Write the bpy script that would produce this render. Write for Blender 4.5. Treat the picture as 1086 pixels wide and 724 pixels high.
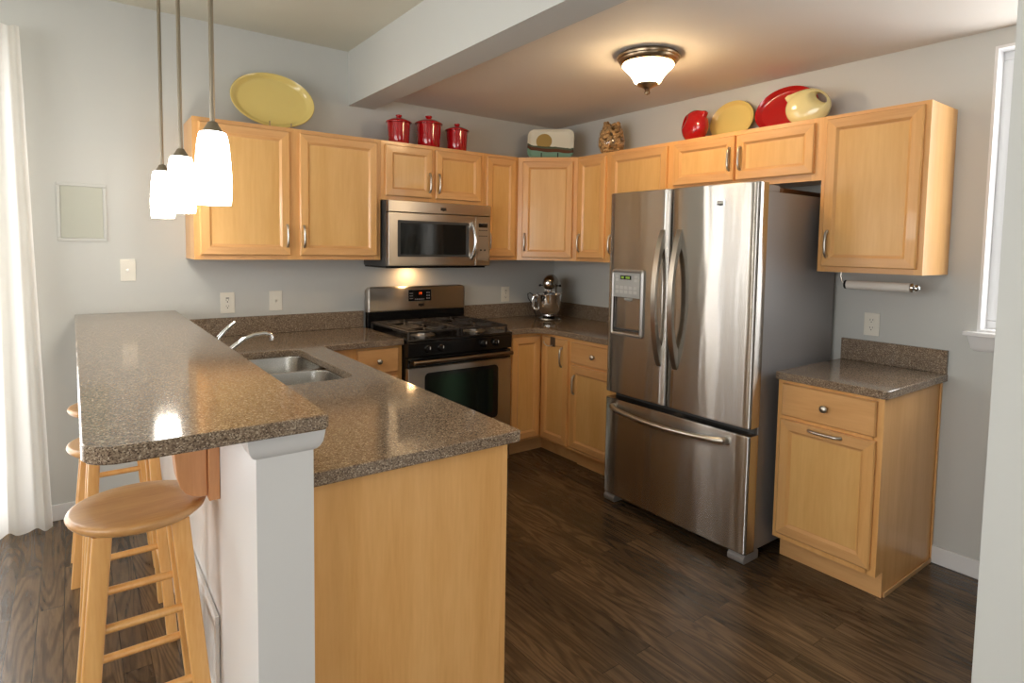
import bpy, bmesh, math, random
from mathutils import Vector, Matrix
from mathutils.geometry import tessellate_polygon

random.seed(7)
R = math.radians
scn = bpy.context.scene
COL = scn.collection
for _o in list(bpy.data.objects):
    bpy.data.objects.remove(_o)

# ------------------------------------------------------------------ camera
def cam_axes(yaw, pitch, roll):
    y, p, r = R(yaw), R(pitch), R(roll)
    f = Vector((math.sin(y) * math.cos(p), math.cos(y) * math.cos(p), math.sin(p)))
    rt = Vector((math.cos(y), -math.sin(y), 0))
    up = rt.cross(f)
    c, s = math.cos(r), math.sin(r)
    return c * rt + s * up, -s * rt + c * up, f

cam = bpy.data.cameras.new('camera')
camo = bpy.data.objects.new('camera', cam)
COL.objects.link(camo)
_r, _u, _f = cam_axes(36.9344, -3.7817, 0.9589)
_m = Matrix((_r, _u, -_f)).transposed().to_4x4()
_m.translation = Vector((-3.2589, -3.9143, 1.4675))
camo.matrix_world = _m
cam.sensor_width = 36.0
cam.lens = 637.9857 / 1086 * 36.0
cam.shift_x = (543 - 555.4947) / 1086
cam.shift_y = (304.6718 - 362) / 1086
cam.clip_start = 0.02
scn.camera = camo

# ------------------------------------------------------------------ world, light, exposure
W = bpy.data.worlds.new('world')
scn.world = W
W.use_nodes = True
_bg = W.node_tree.nodes['Background']
_bg.inputs[0].default_value = (1.0, 0.995, 0.985, 1)
_bg.inputs[1].default_value = 6.9
scn.view_settings.view_transform = 'Standard'
scn.view_settings.look = 'None'
scn.view_settings.exposure = 0.06
scn.view_settings.gamma = 1.0
scn.view_settings.use_curve_mapping = False
scn.cycles.use_denoising = True
scn.cycles.max_bounces = 10
scn.cycles.diffuse_bounces = 5
scn.cycles.glossy_bounces = 5
scn.cycles.transmission_bounces = 8
scn.cycles.transparent_max_bounces = 24
scn.cycles.sample_clamp_indirect = 6.0
scn.cycles.caustics_reflective = False
scn.cycles.caustics_refractive = False

def portal(name, loc, rot, sx, sy):
    l = bpy.data.lights.new(name, 'AREA')
    l.shape = 'RECTANGLE'
    l.size, l.size_y = sx, sy
    l.cycles.is_portal = True
    o = bpy.data.objects.new(name, l)
    o.location = loc
    o.rotation_euler = rot
    COL.objects.link(o)
    return o

PENDANT_E, CEILING_E = 19.0, 46.0            # glass glow of the lamps
HOOD_W = 1.1
# daylight enters by two windows, plus two unseen ones added for fill: portals only guide the sky's light
portal('daylight_patio', (-4.9, 0.16, 1.2), (R(-90), 0, 0), 2.8, 2.32)
portal('daylight_side', (0.2, -3.57, 1.75), (0, R(90), 0), 1.25, 1.16)
portal('fill_portal_left', (-6.98, -3.6, 1.4), (0, R(-90), 0), 1.9, 3.6)
portal('fill_portal_rear', (-3.6, -7.66, 1.5), (R(90), 0, 0), 2.0, 1.4)

# ------------------------------------------------------------------ materials
def S(r, g, b):
    f = lambda c: (c / 255 / 12.92) if c / 255 <= 0.04045 else ((c / 255 + 0.055) / 1.055) ** 2.4
    return (f(r), f(g), f(b), 1)

def mat(name, col=(0.8, 0.8, 0.8, 1), rough=0.5, metal=0.0, coat=0.0, emit=None, es=0.0, spec=0.5):
    m = bpy.data.materials.new(name)
    m.use_nodes = True
    b = m.node_tree.nodes['Principled BSDF']
    b.inputs['Base Color'].default_value = col
    b.inputs['Roughness'].default_value = rough
    b.inputs['Metallic'].default_value = metal
    b.inputs['Coat Weight'].default_value = coat
    b.inputs['Coat Roughness'].default_value = 0.06
    b.inputs['Specular IOR Level'].default_value = spec
    if emit:
        b.inputs['Emission Color'].default_value = emit
        b.inputs['Emission Strength'].default_value = es
    return m

class NT:
    def __init__(s, m):
        s.t = m.node_tree
        s.b = s.t.nodes['Principled BSDF']
    def n(s, typ, **kw):
        n = s.t.nodes.new(typ)
        for k, v in kw.items():
            if k.startswith('i_'):
                key = k[2:].replace('_', ' ')
                n.inputs[key].default_value = v
            else:
                setattr(n, k, v)
        return n
    def l(s, a, b):
        s.t.links.new(a, b)
    def coord(s, scale=(1, 1, 1), rot=(0, 0, 0), kind='Object'):
        tc = s.n('ShaderNodeTexCoord')
        mp = s.n('ShaderNodeMapping')
        mp.inputs['Scale'].default_value = scale
        mp.inputs['Rotation'].default_value = rot
        s.l(tc.outputs[kind], mp.inputs['Vector'])
        return mp.outputs['Vector']
    def ramp(s, fac, stops):
        r = s.n('ShaderNodeValToRGB')
        e = r.color_ramp.elements
        e[0].position, e[0].color = stops[0]
        e[1].position, e[1].color = stops[-1]
        for p, c in stops[1:-1]:
            x = e.new(p)
            x.color = c
        s.l(fac, r.inputs['Fac'])
        return r.outputs['Color']
    def bump(s, h, strength=0.1, dist=0.001):
        b = s.n('ShaderNodeBump')
        b.inputs['Strength'].default_value = strength
        b.inputs['Distance'].default_value = dist
        s.l(h, b.inputs['Height'])
        s.l(b.outputs['Normal'], s.b.inputs['Normal'])

def wood(name, light, dark, scale, rough=0.32, coat=0.15, seed_amt=0.10):
    m = mat(name, light, rough, coat=coat)
    t = NT(m)
    oi = t.n('ShaderNodeObjectInfo')
    tc = t.n('ShaderNodeTexCoord')
    add = t.n('ShaderNodeVectorMath', operation='ADD')
    comb = t.n('ShaderNodeCombineXYZ')
    mul = t.n('ShaderNodeMath', operation='MULTIPLY')
    mul.inputs[1].default_value = 17.0
    t.l(oi.outputs['Random'], mul.inputs[0])
    for i in range(3):
        t.l(mul.outputs[0], comb.inputs[i])
    t.l(tc.outputs['Object'], add.inputs[0])
    t.l(comb.outputs[0], add.inputs[1])
    mp = t.n('ShaderNodeMapping')
    mp.inputs['Scale'].default_value = scale
    t.l(add.outputs[0], mp.inputs['Vector'])
    v = mp.outputs['Vector']
    n1 = t.n('ShaderNodeTexNoise', i_Scale=1.0, i_Detail=5.0, i_Roughness=0.6, i_Distortion=0.7)
    t.l(v, n1.inputs['Vector'])
    n2 = t.n('ShaderNodeTexNoise', i_Scale=9.0, i_Detail=3.0)
    t.l(v, n2.inputs['Vector'])
    mix = t.n('ShaderNodeMix', data_type='FLOAT')
    mix.inputs[0].default_value = 0.3
    t.l(n1.outputs['Fac'], mix.inputs[2])
    t.l(n2.outputs['Fac'], mix.inputs[3])
    c = t.ramp(mix.outputs[0], [(0.30, dark), (0.62, light)])
    hs = t.n('ShaderNodeHueSaturation')
    mr = t.n('ShaderNodeMapRange')
    mr.inputs['To Min'].default_value = 1 - seed_amt
    mr.inputs['To Max'].default_value = 1 + seed_amt
    t.l(oi.outputs['Random'], mr.inputs['Value'])
    t.l(mr.outputs[0], hs.inputs['Value'])
    t.l(c, hs.inputs['Color'])
    t.l(hs.outputs[0], t.b.inputs['Base Color'])
    return m

ML, MD = S(230, 178, 114), S(214, 157, 90)
maple_v = wood('maple_vertical', ML, MD, (11, 11, 0.9), seed_amt=0.05)
maple_h = wood('maple_horizontal', S(223, 173, 116), S(206, 152, 94), (0.9, 11, 11), seed_amt=0.05)
maple_p = wood('maple_panel', S(228, 182, 116), S(214, 162, 92), (9, 9, 0.8), seed_amt=0.05)
maple_y = wood('maple_depth', S(218, 172, 118), S(200, 150, 95), (11, 0.9, 11), seed_amt=0.05)
oak_stool = wood('stool_wood', S(226, 176, 110), S(205, 146, 78), (14, 14, 1.2), rough=0.35, coat=0.2, seed_amt=0.03)
oak_seat = wood('stool_seat_wood', S(203, 155, 98), S(176, 124, 72), (2, 16, 10), rough=0.35, coat=0.25, seed_amt=0.03)
red_oak = wood('corbel_wood', S(205, 148, 98), S(180, 120, 75), (14, 14, 1.2), seed_amt=0.02)
dark_board = mat('dark_board', S(92, 58, 30), 0.6)

def granite():
    m = mat('granite', (0.2, 0.15, 0.11, 1), 0.09)
    t = NT(m)
    v = t.coord()
    vo = t.n('ShaderNodeTexVoronoi', i_Scale=360.0)
    t.l(v, vo.inputs['Vector'])
    sep = t.n('ShaderNodeSeparateColor')
    t.l(vo.outputs['Color'], sep.inputs[0])
    c = t.ramp(sep.outputs[0], [(0.0, S(74, 60, 50)), (0.25, S(116, 98, 82)), (0.62, S(142, 123, 103)), (0.86, S(158, 139, 117)), (1.0, S(196, 180, 158))])
    n = t.n('ShaderNodeTexNoise', i_Scale=60.0, i_Detail=3.0)
    t.l(v, n.inputs['Vector'])
    mx = t.n('ShaderNodeMix', data_type='RGBA', blend_type='MULTIPLY')
    mx.inputs[0].default_value = 0.30
    c2 = t.ramp(n.outputs['Fac'], [(0.3, (0.45, 0.45, 0.45, 1)), (0.7, (1, 1, 1, 1))])
    t.l(c, mx.inputs[6])
    t.l(c2, mx.inputs[7])
    t.l(mx.outputs[2], t.b.inputs['Base Color'])
    return m
GRAN = granite()

def floor_mat():
    m = mat('oak_floor', (0.06, 0.04, 0.03, 1), 0.3)
    t = NT(m)
    v = t.coord(rot=(0, 0, R(90)))
    br = t.n('ShaderNodeTexBrick', i_Scale=1.0, offset=0.37, offset_frequency=2, squash=1.0)
    br.inputs['Color1'].default_value = (0, 0, 0, 1)
    br.inputs['Color2'].default_value = (1, 1, 1, 1)
    br.inputs['Mortar'].default_value = (0.5, 0.5, 0.5, 1)
    br.inputs['Mortar Size'].default_value = 0.0012
    br.inputs['Brick Width'].default_value = 0.95
    br.inputs['Row Height'].default_value = 0.083
    t.l(v, br.inputs['Vector'])
    sepb = t.n('ShaderNodeSeparateColor')
    t.l(br.outputs['Color'], sepb.inputs[0])
    # grain, shifted from plank to plank
    comb = t.n('ShaderNodeCombineXYZ')
    mul = t.n('ShaderNodeMath', operation='MULTIPLY')
    mul.inputs[1].default_value = 23.0
    t.l(sepb.outputs[0], mul.inputs[0])
    t.l(mul.outputs[0], comb.inputs[2])
    t.l(mul.outputs[0], comb.inputs[0])
    add = t.n('ShaderNodeVectorMath', operation='ADD')
    t.l(v, add.inputs[0])
    t.l(comb.outputs[0], add.inputs[1])
    mp = t.n('ShaderNodeMapping')
    mp.inputs['Scale'].default_value = (5.0, 60, 1)
    t.l(add.outputs[0], mp.inputs['Vector'])
    n1 = t.n('ShaderNodeTexNoise', i_Scale=1.0, i_Detail=5.0, i_Roughness=0.65, i_Distortion=0.8)
    t.l(mp.outputs[0], n1.inputs['Vector'])
    mp2 = t.n('ShaderNodeMapping')
    mp2.inputs['Scale'].default_value = (1.1, 9.0, 1)
    t.l(add.outputs[0], mp2.inputs['Vector'])
    n2 = t.n('ShaderNodeTexNoise', i_Scale=1.0, i_Detail=1.5, i_Roughness=0.45, i_Distortion=0.3)
    t.l(mp2.outputs[0], n2.inputs['Vector'])
    ml = t.n('ShaderNodeMath', operation='MULTIPLY')
    ml.inputs[1].default_value = 85.0
    t.l(n2.outputs['Fac'], ml.inputs[0])
    sn = t.n('ShaderNodeMath', operation='SINE')
    t.l(ml.outputs[0], sn.inputs[0])
    wv = t.n('ShaderNodeMapRange')
    wv.inputs['From Min'].default_value = -1.0
    wv.inputs['From Max'].default_value = 0.2
    t.l(sn.outputs[0], wv.inputs['Value'])
    g = t.n('ShaderNodeMix', data_type='FLOAT')
    g.inputs[0].default_value = 0.21
    t.l(n1.outputs['Fac'], g.inputs[2])
    t.l(wv.outputs[0], g.inputs[3])
    c = t.ramp(g.outputs[0], [(0.25, S(56, 43, 32)), (0.52, S(84, 67, 50)), (0.75, S(108, 88, 66))])
    tint = t.ramp(sepb.outputs[0], [(0.0, (0.62, 0.62, 0.62, 1)), (1.0, (1.25, 1.22, 1.15, 1))])
    mx = t.n('ShaderNodeMix', data_type='RGBA', blend_type='MULTIPLY')
    mx.inputs[0].default_value = 1.0
    t.l(c, mx.inputs[6])
    t.l(tint, mx.inputs[7])
    mo = t.n('ShaderNodeMix', data_type='RGBA')
    mo.inputs[7].default_value = S(26, 20, 15)
    t.l(br.outputs['Fac'], mo.inputs[0])
    t.l(mx.outputs[2], mo.inputs[6])
    t.l(mo.outputs[2], t.b.inputs['Base Color'])
    rr = t.n('ShaderNodeMapRange')
    rr.inputs['To Min'].default_value = 0.18
    rr.inputs['To Max'].default_value = 0.30
    t.l(n1.outputs['Fac'], rr.inputs['Value'])
    t.l(rr.outputs[0], t.b.inputs['Roughness'])
    t.bump(g.outputs[0], 0.12, 0.002)
    return m

def paint(name, col, rough=0.6):
    m = mat(name, col, rough, spec=0.3)
    t = NT(m)
    n = t.n('ShaderNodeTexNoise', i_Scale=140.0, i_Detail=2.0)
    t.l(t.coord(), n.inputs['Vector'])
    t.bump(n.outputs['Fac'], 0.06, 0.001)
    return m
WALL = paint('wall_paint', S(196, 197, 193))
CEIL_K = paint('ceiling_paint', S(226, 221, 214), 0.8)
CEIL_D = paint('ceiling_paint_cream', S(208, 206, 192), 0.8)
TRIM = mat('white_trim', S(226, 226, 226), 0.35)
PONY = mat('white_gloss_wall', S(220, 219, 217), 0.3)

def steel(name, col, rough, wav=0.0, aniso=0.9):
    """steel brushed from side to side: it smears what it mirrors up and down"""
    m = mat(name, col, rough, 1.0)
    t = NT(m)
    t.b.inputs['Anisotropic'].default_value = aniso
    cv = t.n('ShaderNodeCombineXYZ')
    cv.inputs[2].default_value = 1.0
    t.l(cv.outputs[0], t.b.inputs['Tangent'])
    if wav:
        w = t.n('ShaderNodeTexNoise', i_Scale=1.0, i_Detail=1.0)
        t.l(t.coord(scale=(13, 13, 1.6)), w.inputs['Vector'])
        t.bump(w.outputs['Fac'], wav, 0.01)
    return m
def door_steel():
    m = bpy.data.materials.new('brushed_steel')
    m.use_nodes = True
    nt = m.node_tree
    nt.nodes.clear()
    out = nt.nodes.new('ShaderNodeOutputMaterial')
    g = nt.nodes.new('ShaderNodeBsdfAnisotropic')
    g.inputs['Color'].default_value = S(192, 188, 183)
    g.inputs['Roughness'].default_value = 0.23
    g.inputs['Anisotropy'].default_value = -0.8
    cv = nt.nodes.new('ShaderNodeCombineXYZ')
    cv.inputs[2].default_value = 1.0
    nt.links.new(cv.outputs[0], g.inputs['Tangent'])
    tc = nt.nodes.new('ShaderNodeTexCoord')
    mp = nt.nodes.new('ShaderNodeMapping')
    mp.inputs['Scale'].default_value = (13, 13, 1.6)
    w = nt.nodes.new('ShaderNodeTexNoise')
    w.inputs['Scale'].default_value = 1.0
    w.inputs['Detail'].default_value = 1.0
    b = nt.nodes.new('ShaderNodeBump')
    b.inputs['Strength'].default_value = 0.16
    b.inputs['Distance'].default_value = 0.01
    nt.links.new(tc.outputs['Object'], mp.inputs['Vector'])
    nt.links.new(mp.outputs[0], w.inputs['Vector'])
    nt.links.new(w.outputs['Fac'], b.inputs['Height'])
    nt.links.new(b.outputs['Normal'], g.inputs['Normal'])
    nt.links.new(g.outputs[0], out.inputs[0])
    return m
STEEL = door_steel()
STEEL2 = steel('appliance_steel', S(196, 190, 182), 0.34)
SINKST = mat('sink_steel', S(188, 186, 182), 0.27, 1.0)
NICKEL = mat('brushed_nickel', S(196, 190, 180), 0.28, 1.0)
CHROME = mat('chrome', S(225, 225, 225), 0.08, 1.0)
MIXST = mat('mixer_metal', S(150, 142, 130), 0.2, 1.0)
BRONZE = mat('lamp_bronze', S(172, 152, 126), 0.3, 1.0)
GREYSIDE = mat('appliance_grey', S(148, 146, 146), 0.42, 0.3)
PLAST = mat('grey_plastic', S(165, 165, 162), 0.4)
DKPLAST = mat('dark_plastic', S(62, 62, 62), 0.4)
BLACK = mat('black_enamel', S(16, 16, 17), 0.16)
IRON = mat('cast_iron', S(46, 42, 40), 0.42)
GLASSBLK = mat('black_glass', S(22, 24, 24), 0.08, coat=0.5)
OVENGL = mat('oven_glass', S(22, 24, 24), 0.07, coat=0.3)
OVENGL.node_tree.nodes['Principled BSDF'].inputs['Thin Film Thickness'].default_value = 430.0
IVORY = mat('ivory_plastic', S(228, 224, 212), 0.4)
SLOT = mat('outlet_slot', S(60, 56, 50), 0.6)
WHITE = mat('white_plastic', S(226, 226, 224), 0.45)
PANELP = paint('access_panel_paint', S(182, 184, 172))
RED = mat('red_glaze', S(172, 14, 22), 0.14, coat=0.6)
YEL = mat('yellow_glaze', S(222, 200, 122), 0.18, coat=0.5)
CREAM = mat('cream_glaze', S(226, 214, 156), 0.16, coat=0.5)
TUBE = mat('paper_tube', S(218, 212, 204), 0.9)
RUBBER = mat('black_rubber', S(20, 20, 20), 0.6)
ORANGE = mat('display_digit', S(255, 90, 20), 0.5, emit=S(255, 90, 20), es=1.2)
GREEN = mat('display_green', S(90, 110, 40), 0.5, emit=S(150, 190, 60), es=0.35)
BADGE = mat('badge_dark', S(62, 60, 58), 0.3, 0.6)
CORK = mat('cork', S(196, 152, 92), 0.85)
_t = NT(CORK)
_n = _t.n('ShaderNodeTexNoise', i_Scale=90.0, i_Detail=4.0)
_t.l(_t.coord(), _n.inputs['Vector'])
_h = _t.n('ShaderNodeHueSaturation')
_o = _t.n('ShaderNodeObjectInfo')
_m = _t.n('ShaderNodeMapRange')
_m.inputs['To Min'].default_value = 0.55
_m.inputs['To Max'].default_value = 1.35
_t.l(_o.outputs['Random'], _m.inputs['Value'])
_t.l(_m.outputs[0], _h.inputs['Value'])
_t.l(_t.ramp(_n.outputs['Fac'], [(0.3, S(150, 104, 56)), (0.65, S(210, 174, 120))]), _h.inputs['Color'])
_t.l(_h.outputs[0], _t.b.inputs['Base Color'])
NICKEL2 = mat('lamp_nickel', S(150, 140, 124), 0.32, 1.0)
SHADE = mat('lit_frosted_glass', S(245, 240, 232), 0.4, emit=(1.0, 0.95, 0.86, 1), es=PENDANT_E)
BOWLGL = mat('lit_alabaster_glass', S(245, 228, 200), 0.4, emit=(1.0, 0.70, 0.38, 1), es=CEILING_E)

def pane_mat():
    m = bpy.data.materials.new('window_glass')
    m.use_nodes = True
    nt = m.node_tree
    nt.nodes.clear()
    o = nt.nodes.new('ShaderNodeOutputMaterial')
    mix = nt.nodes.new('ShaderNodeMixShader')
    tr = nt.nodes.new('ShaderNodeBsdfTransparent')
    gl = nt.nodes.new('ShaderNodeBsdfGlossy')
    gl.inputs['Roughness'].default_value = 0.02
    lw = nt.nodes.new('ShaderNodeLayerWeight')
    lw.inputs['Blend'].default_value = 0.25
    pw = nt.nodes.new('ShaderNodeMath'); pw.operation = 'POWER'; pw.inputs[1].default_value = 3.0
    fr = nt.nodes.new('ShaderNodeMath'); fr.operation = 'MULTIPLY_ADD'
    fr.inputs[1].default_value = 0.35; fr.inputs[2].default_value = 0.04
    nt.links.new(lw.outputs['Facing'], pw.inputs[0])
    nt.links.new(pw.outputs[0], fr.inputs[0])
    nt.links.new(fr.outputs[0], mix.inputs[0])
    nt.links.new(tr.outputs[0], mix.inputs[1])
    nt.links.new(gl.outputs[0], mix.inputs[2])
    nt.links.new(mix.outputs[0], o.inputs[0])
    return m
PANE = pane_mat()
JAR = pane_mat()
JAR.name = 'jar_glass'

def sheer(name, tr_w, open_w):
    m = bpy.data.materials.new(name)
    m.use_nodes = True
    nt = m.node_tree
    nt.nodes.clear()
    o = nt.nodes.new('ShaderNodeOutputMaterial')
    d = nt.nodes.new('ShaderNodeBsdfDiffuse')
    d.inputs[0].default_value = S(240, 236, 228)
    t = nt.nodes.new('ShaderNodeBsdfTranslucent')
    t.inputs[0].default_value = S(244, 242, 238)
    a = nt.nodes.new('ShaderNodeMixShader')
    a.inputs[0].default_value = tr_w
    p = nt.nodes.new('ShaderNodeBsdfTransparent')
    b = nt.nodes.new('ShaderNodeMixShader')
    b.inputs[0].default_value = open_w
    nt.links.new(d.outputs[0], a.inputs[1])
    nt.links.new(t.outputs[0], a.inputs[2])
    nt.links.new(a.outputs[0], b.inputs[1])
    nt.links.new(p.outputs[0], b.inputs[2])
    nt.links.new(b.outputs[0], o.inputs[0])
    return m
SHEER = sheer('sheer_curtain', 0.55, 0.20)

# ------------------------------------------------------------------ geometry helpers
class MB:
    def __init__(s):
        s.bm = bmesh.new()
    def face(s, pts, mi=0):
        try:
            f = s.bm.faces.new([s.bm.verts.new(p) for p in pts])
            f.material_index = mi
            return f
        except ValueError:
            return None
    def box(s, x0, x1, y0, y1, z0, z1, mi=0, rot=None, at=None):
        x0, x1 = sorted((x0, x1)); y0, y1 = sorted((y0, y1)); z0, z1 = sorted((z0, z1))
        P = [(x, y, z) for z in (z0, z1) for y in (y0, y1) for x in (x0, x1)]
        if rot is not None:
            P = [tuple(rot @ Vector(p) + Vector(at)) for p in P]
        v = [s.bm.verts.new(p) for p in P]
        for q in ((0, 2, 3, 1), (4, 5, 7, 6), (0, 1, 5, 4), (2, 6, 7, 3), (0, 4, 6, 2), (1, 3, 7, 5)):
            f = s.bm.faces.new([v[i] for i in q])
            f.material_index = mi
        return s
    def loops(s, rings, closed=True, cap0=True, cap1=True, mi=0, mis=None):
        vs = [[s.bm.verts.new(p) for p in r] for r in rings]
        n = len(rings[0])
        for k in range(len(vs) - 1):
            a, b = vs[k], vs[k + 1]
            for i in range(n if closed else n - 1):
                j = (i + 1) % n
                f = s.bm.faces.new((a[i], a[j], b[j], b[i]))
                f.material_index = mis(k, i) if mis else mi
        if cap0:
            f = s.bm.faces.new(list(reversed(vs[0]))); f.material_index = mi
        if cap1:
            f = s.bm.faces.new(vs[-1]); f.material_index = mis(len(vs) - 1, 0) if mis else mi
        return s
    def lathe(s, prof, c=(0, 0, 0), seg=32, mi=0, axis='z', cap=True):
        rings = []
        for r, h in prof:
            ring = []
            for i in range(seg):
                a = 2 * math.pi * i / seg
                x, y = max(r, 1e-4) * math.cos(a), max(r, 1e-4) * math.sin(a)
                if axis == 'z': p = (x, y, h)
                elif axis == 'y': p = (x, h, -y)
                else: p = (h, x, y)
                ring.append((p[0] + c[0], p[1] + c[1], p[2] + c[2]))
            rings.append(ring)
        return s.loops(rings, cap0=cap, cap1=cap, mi=mi)
    def tube(s, pts, r, seg=10, mi=0, flat=1.0):
        pts = [Vector(p) for p in pts]
        rs = r if isinstance(r, (list, tuple)) else [r] * len(pts)
        t0 = (pts[1] - pts[0]).normalized()
        up = Vector((0, 0, 1)) if abs(t0.z) < 0.9 else Vector((0, 1, 0))
        n = t0.cross(up).normalized()
        rings = []
        for i, p in enumerate(pts):
            t = (pts[min(i + 1, len(pts) - 1)] - pts[max(i - 1, 0)]).normalized()
            n = (n - t * n.dot(t)).normalized()
            b = t.cross(n)
            rings.append([tuple(p + (n * math.cos(a) + b * math.sin(a) * flat) * rs[i]) for a in [2 * math.pi * k / seg for k in range(seg)]])
        return s.loops(rings, mi=mi)
    def prism(s, outline, a, b, plane='xy', mi=0):
        f = {'xy': lambda p, h: (p[0], p[1], h), 'xz': lambda p, h: (p[0], h, p[1]), 'yz': lambda p, h: (h, p[0], p[1])}[plane]
        return s.loops([[f(p, a) for p in outline], [f(p, b) for p in outline]], mi=mi)
    def sphere(s, c, r, seg=16, rings=10, sc=(1, 1, 1), mi=0):
        prof = []
        R_ = []
        for k in range(rings + 1):
            th = math.pi * k / rings
            rr, h = max(math.sin(th), 1e-3) * r, -math.cos(th) * r
            R_.append([(c[0] + rr * math.cos(2 * math.pi * i / seg) * sc[0], c[1] + rr * math.sin(2 * math.pi * i / seg) * sc[1], c[2] + h * sc[2]) for i in range(seg)])
        return s.loops(R_, mi=mi)
    def slab(s, outer, z0, z1, ch=0.004, holes=()):
        """a worktop slab: any outline, holes, and an eased top and bottom edge"""
        def off(poly, d):
            n = len(poly); out = []
            for i in range(n):
                p, a, b = Vector(poly[i]), Vector(poly[i - 1]), Vector(poly[(i + 1) % n])
                e1 = (p - a); e2 = (b - p)
                e1.normalize(); e2.normalize()
                n1 = Vector((-e1.y, e1.x)); n2 = Vector((-e2.y, e2.x))
                m = n1 + n2
                m = m / max(m.dot(n1), 1e-6) if m.length > 1e-6 else n1
                out.append(tuple(p + m * d))
            return out
        polys = [outer] + list(holes)
        ins = [off(p, ch) for p in polys]            # ccw outer shrinks, cw holes widen
        for zt, zs, flip in ((z1, z1 - ch, False), (z0, z0 + ch, True)):
            tri = tessellate_polygon([[Vector((p[0], p[1], 0)) for p in q] for q in ins])
            flat = [p for q in ins for p in q]
            vs = [s.bm.verts.new((p[0], p[1], zt)) for p in flat]
            for t in tri:
                try: s.bm.faces.new([vs[i] for i in t])
                except ValueError: pass
        for p, q in zip(polys, ins):
            ring = lambda l, z: [(a[0], a[1], z) for a in l]
            s.loops([ring(q, z0), ring(p, z0 + ch), ring(p, z1 - ch), ring(q, z1)], cap0=False, cap1=False)
        bmesh.ops.remove_doubles(s.bm, verts=s.bm.verts, dist=1e-5)
        return s
    def build(s, name, mats, parent=None, bevel=0.0, seg=2, smooth=True, ang=38, loc=None, sub=0):
        bmesh.ops.recalc_face_normals(s.bm, faces=s.bm.faces)
        me = bpy.data.meshes.new(name)
        s.bm.to_mesh(me)
        s.bm.free()
        for m in (mats if isinstance(mats, (list, tuple)) else [mats]):
            me.materials.append(m)
        o = bpy.data.objects.new(name, me)
        COL.objects.link(o)
        if smooth:
            for p in me.polygons: p.use_smooth = True
            me.set_sharp_from_angle(angle=R(ang))
        if parent: o.parent = parent
        if loc: o.location = loc
        if bevel:
            b = o.modifiers.new('bevel', 'BEVEL')
            b.width = bevel; b.segments = seg; b.limit_method = 'ANGLE'; b.angle_limit = R(40)
            b.harden_normals = smooth
        if sub:
            b = o.modifiers.new('subsurf', 'SUBSURF'); b.levels = sub; b.render_levels = sub
        return o

def tag(o, label, cat, group=None, kind=None):
    o['label'] = label
    o['category'] = cat
    if group: o['group'] = group
    if kind: o['kind'] = kind
    return o
def thing(name, label, cat, loc=(0, 0, 0), rz=0.0, group=None):
    o = bpy.data.objects.new(name, None)
    o.empty_display_size = 0.1
    COL.objects.link(o)
    o.location = loc
    o.rotation_euler = (0, 0, rz)
    return tag(o, label, cat, group)
def struct(o):
    o['kind'] = 'structure'
    return o
def rrect(x0, x1, y0, y1, r, n=6):
    rs = r if isinstance(r, (list, tuple)) else [r] * 4
    out = []
    for (cx, cy, a0), rr in zip(((x1, y1, 0), (x0, y1, 90), (x0, y0, 180), (x1, y0, 270)), rs):
        sx = -1 if cx == x1 else 1
        sy = -1 if cy == y1 else 1
        for k in range(n + 1):
            a = R(a0 + 90 * k / n)
            out.append((cx + sx * rr + rr * math.cos(a), cy + sy * rr + rr * math.sin(a)))
    return out
def fillet(poly, radii, n=8):
    """round the corners of a polygon"""
    out = []
    N = len(poly)
    for i in range(N):
        r = radii.get(i, 0)
        p = Vector(poly[i])
        if not r:
            out.append(tuple(p)); continue
        a, b = Vector(poly[i - 1]), Vector(poly[(i + 1) % N])
        d1, d2 = (a - p).normalized(), (b - p).normalized()
        half = math.acos(max(-1, min(1, d1.dot(d2)))) / 2
        tl = r / math.tan(half)
        c = p + (d1 + d2).normalized() * (r / math.sin(half))
        s0, s1 = p + d1 * tl - c, p + d2 * tl - c
        a0 = math.atan2(s0.y, s0.x); a1 = math.atan2(s1.y, s1.x)
        da = (a1 - a0 + math.pi) % (2 * math.pi) - math.pi
        for k in range(n + 1):
            t = a0 + da * k / n
            out.append((c.x + r * math.cos(t), c.y + r * math.sin(t)))
    return out
def text_mesh(name, txt, size, mats, parent, loc, rot, depth=0.0004):
    c = bpy.data.curves.new(name, 'FONT')
    c.body = txt; c.size = size; c.align_x = 'CENTER'; c.align_y = 'CENTER'; c.extrude = depth
    tmp = bpy.data.objects.new(name + '_curve', c)
    COL.objects.link(tmp)
    bpy.context.view_layer.update()
    me = bpy.data.meshes.new_from_object(tmp.evaluated_get(bpy.context.evaluated_depsgraph_get()))
    bpy.data.objects.remove(tmp)
    me.materials.clear(); me.materials.append(mats)
    o = bpy.data.objects.new(name, me)
    COL.objects.link(o)
    o.parent = parent; o.location = loc; o.rotation_euler = rot
    return o

# ------------------------------------------------------------------ the room
X0, Y0, ZD, ZK = -6.8, -7.5, 2.722, 2.453
struct(MB().box(X0 - .15, 0.15, Y0 - .15, 0.15, -0.1, 0.0).build('floor', floor_mat(), smooth=False))

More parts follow.
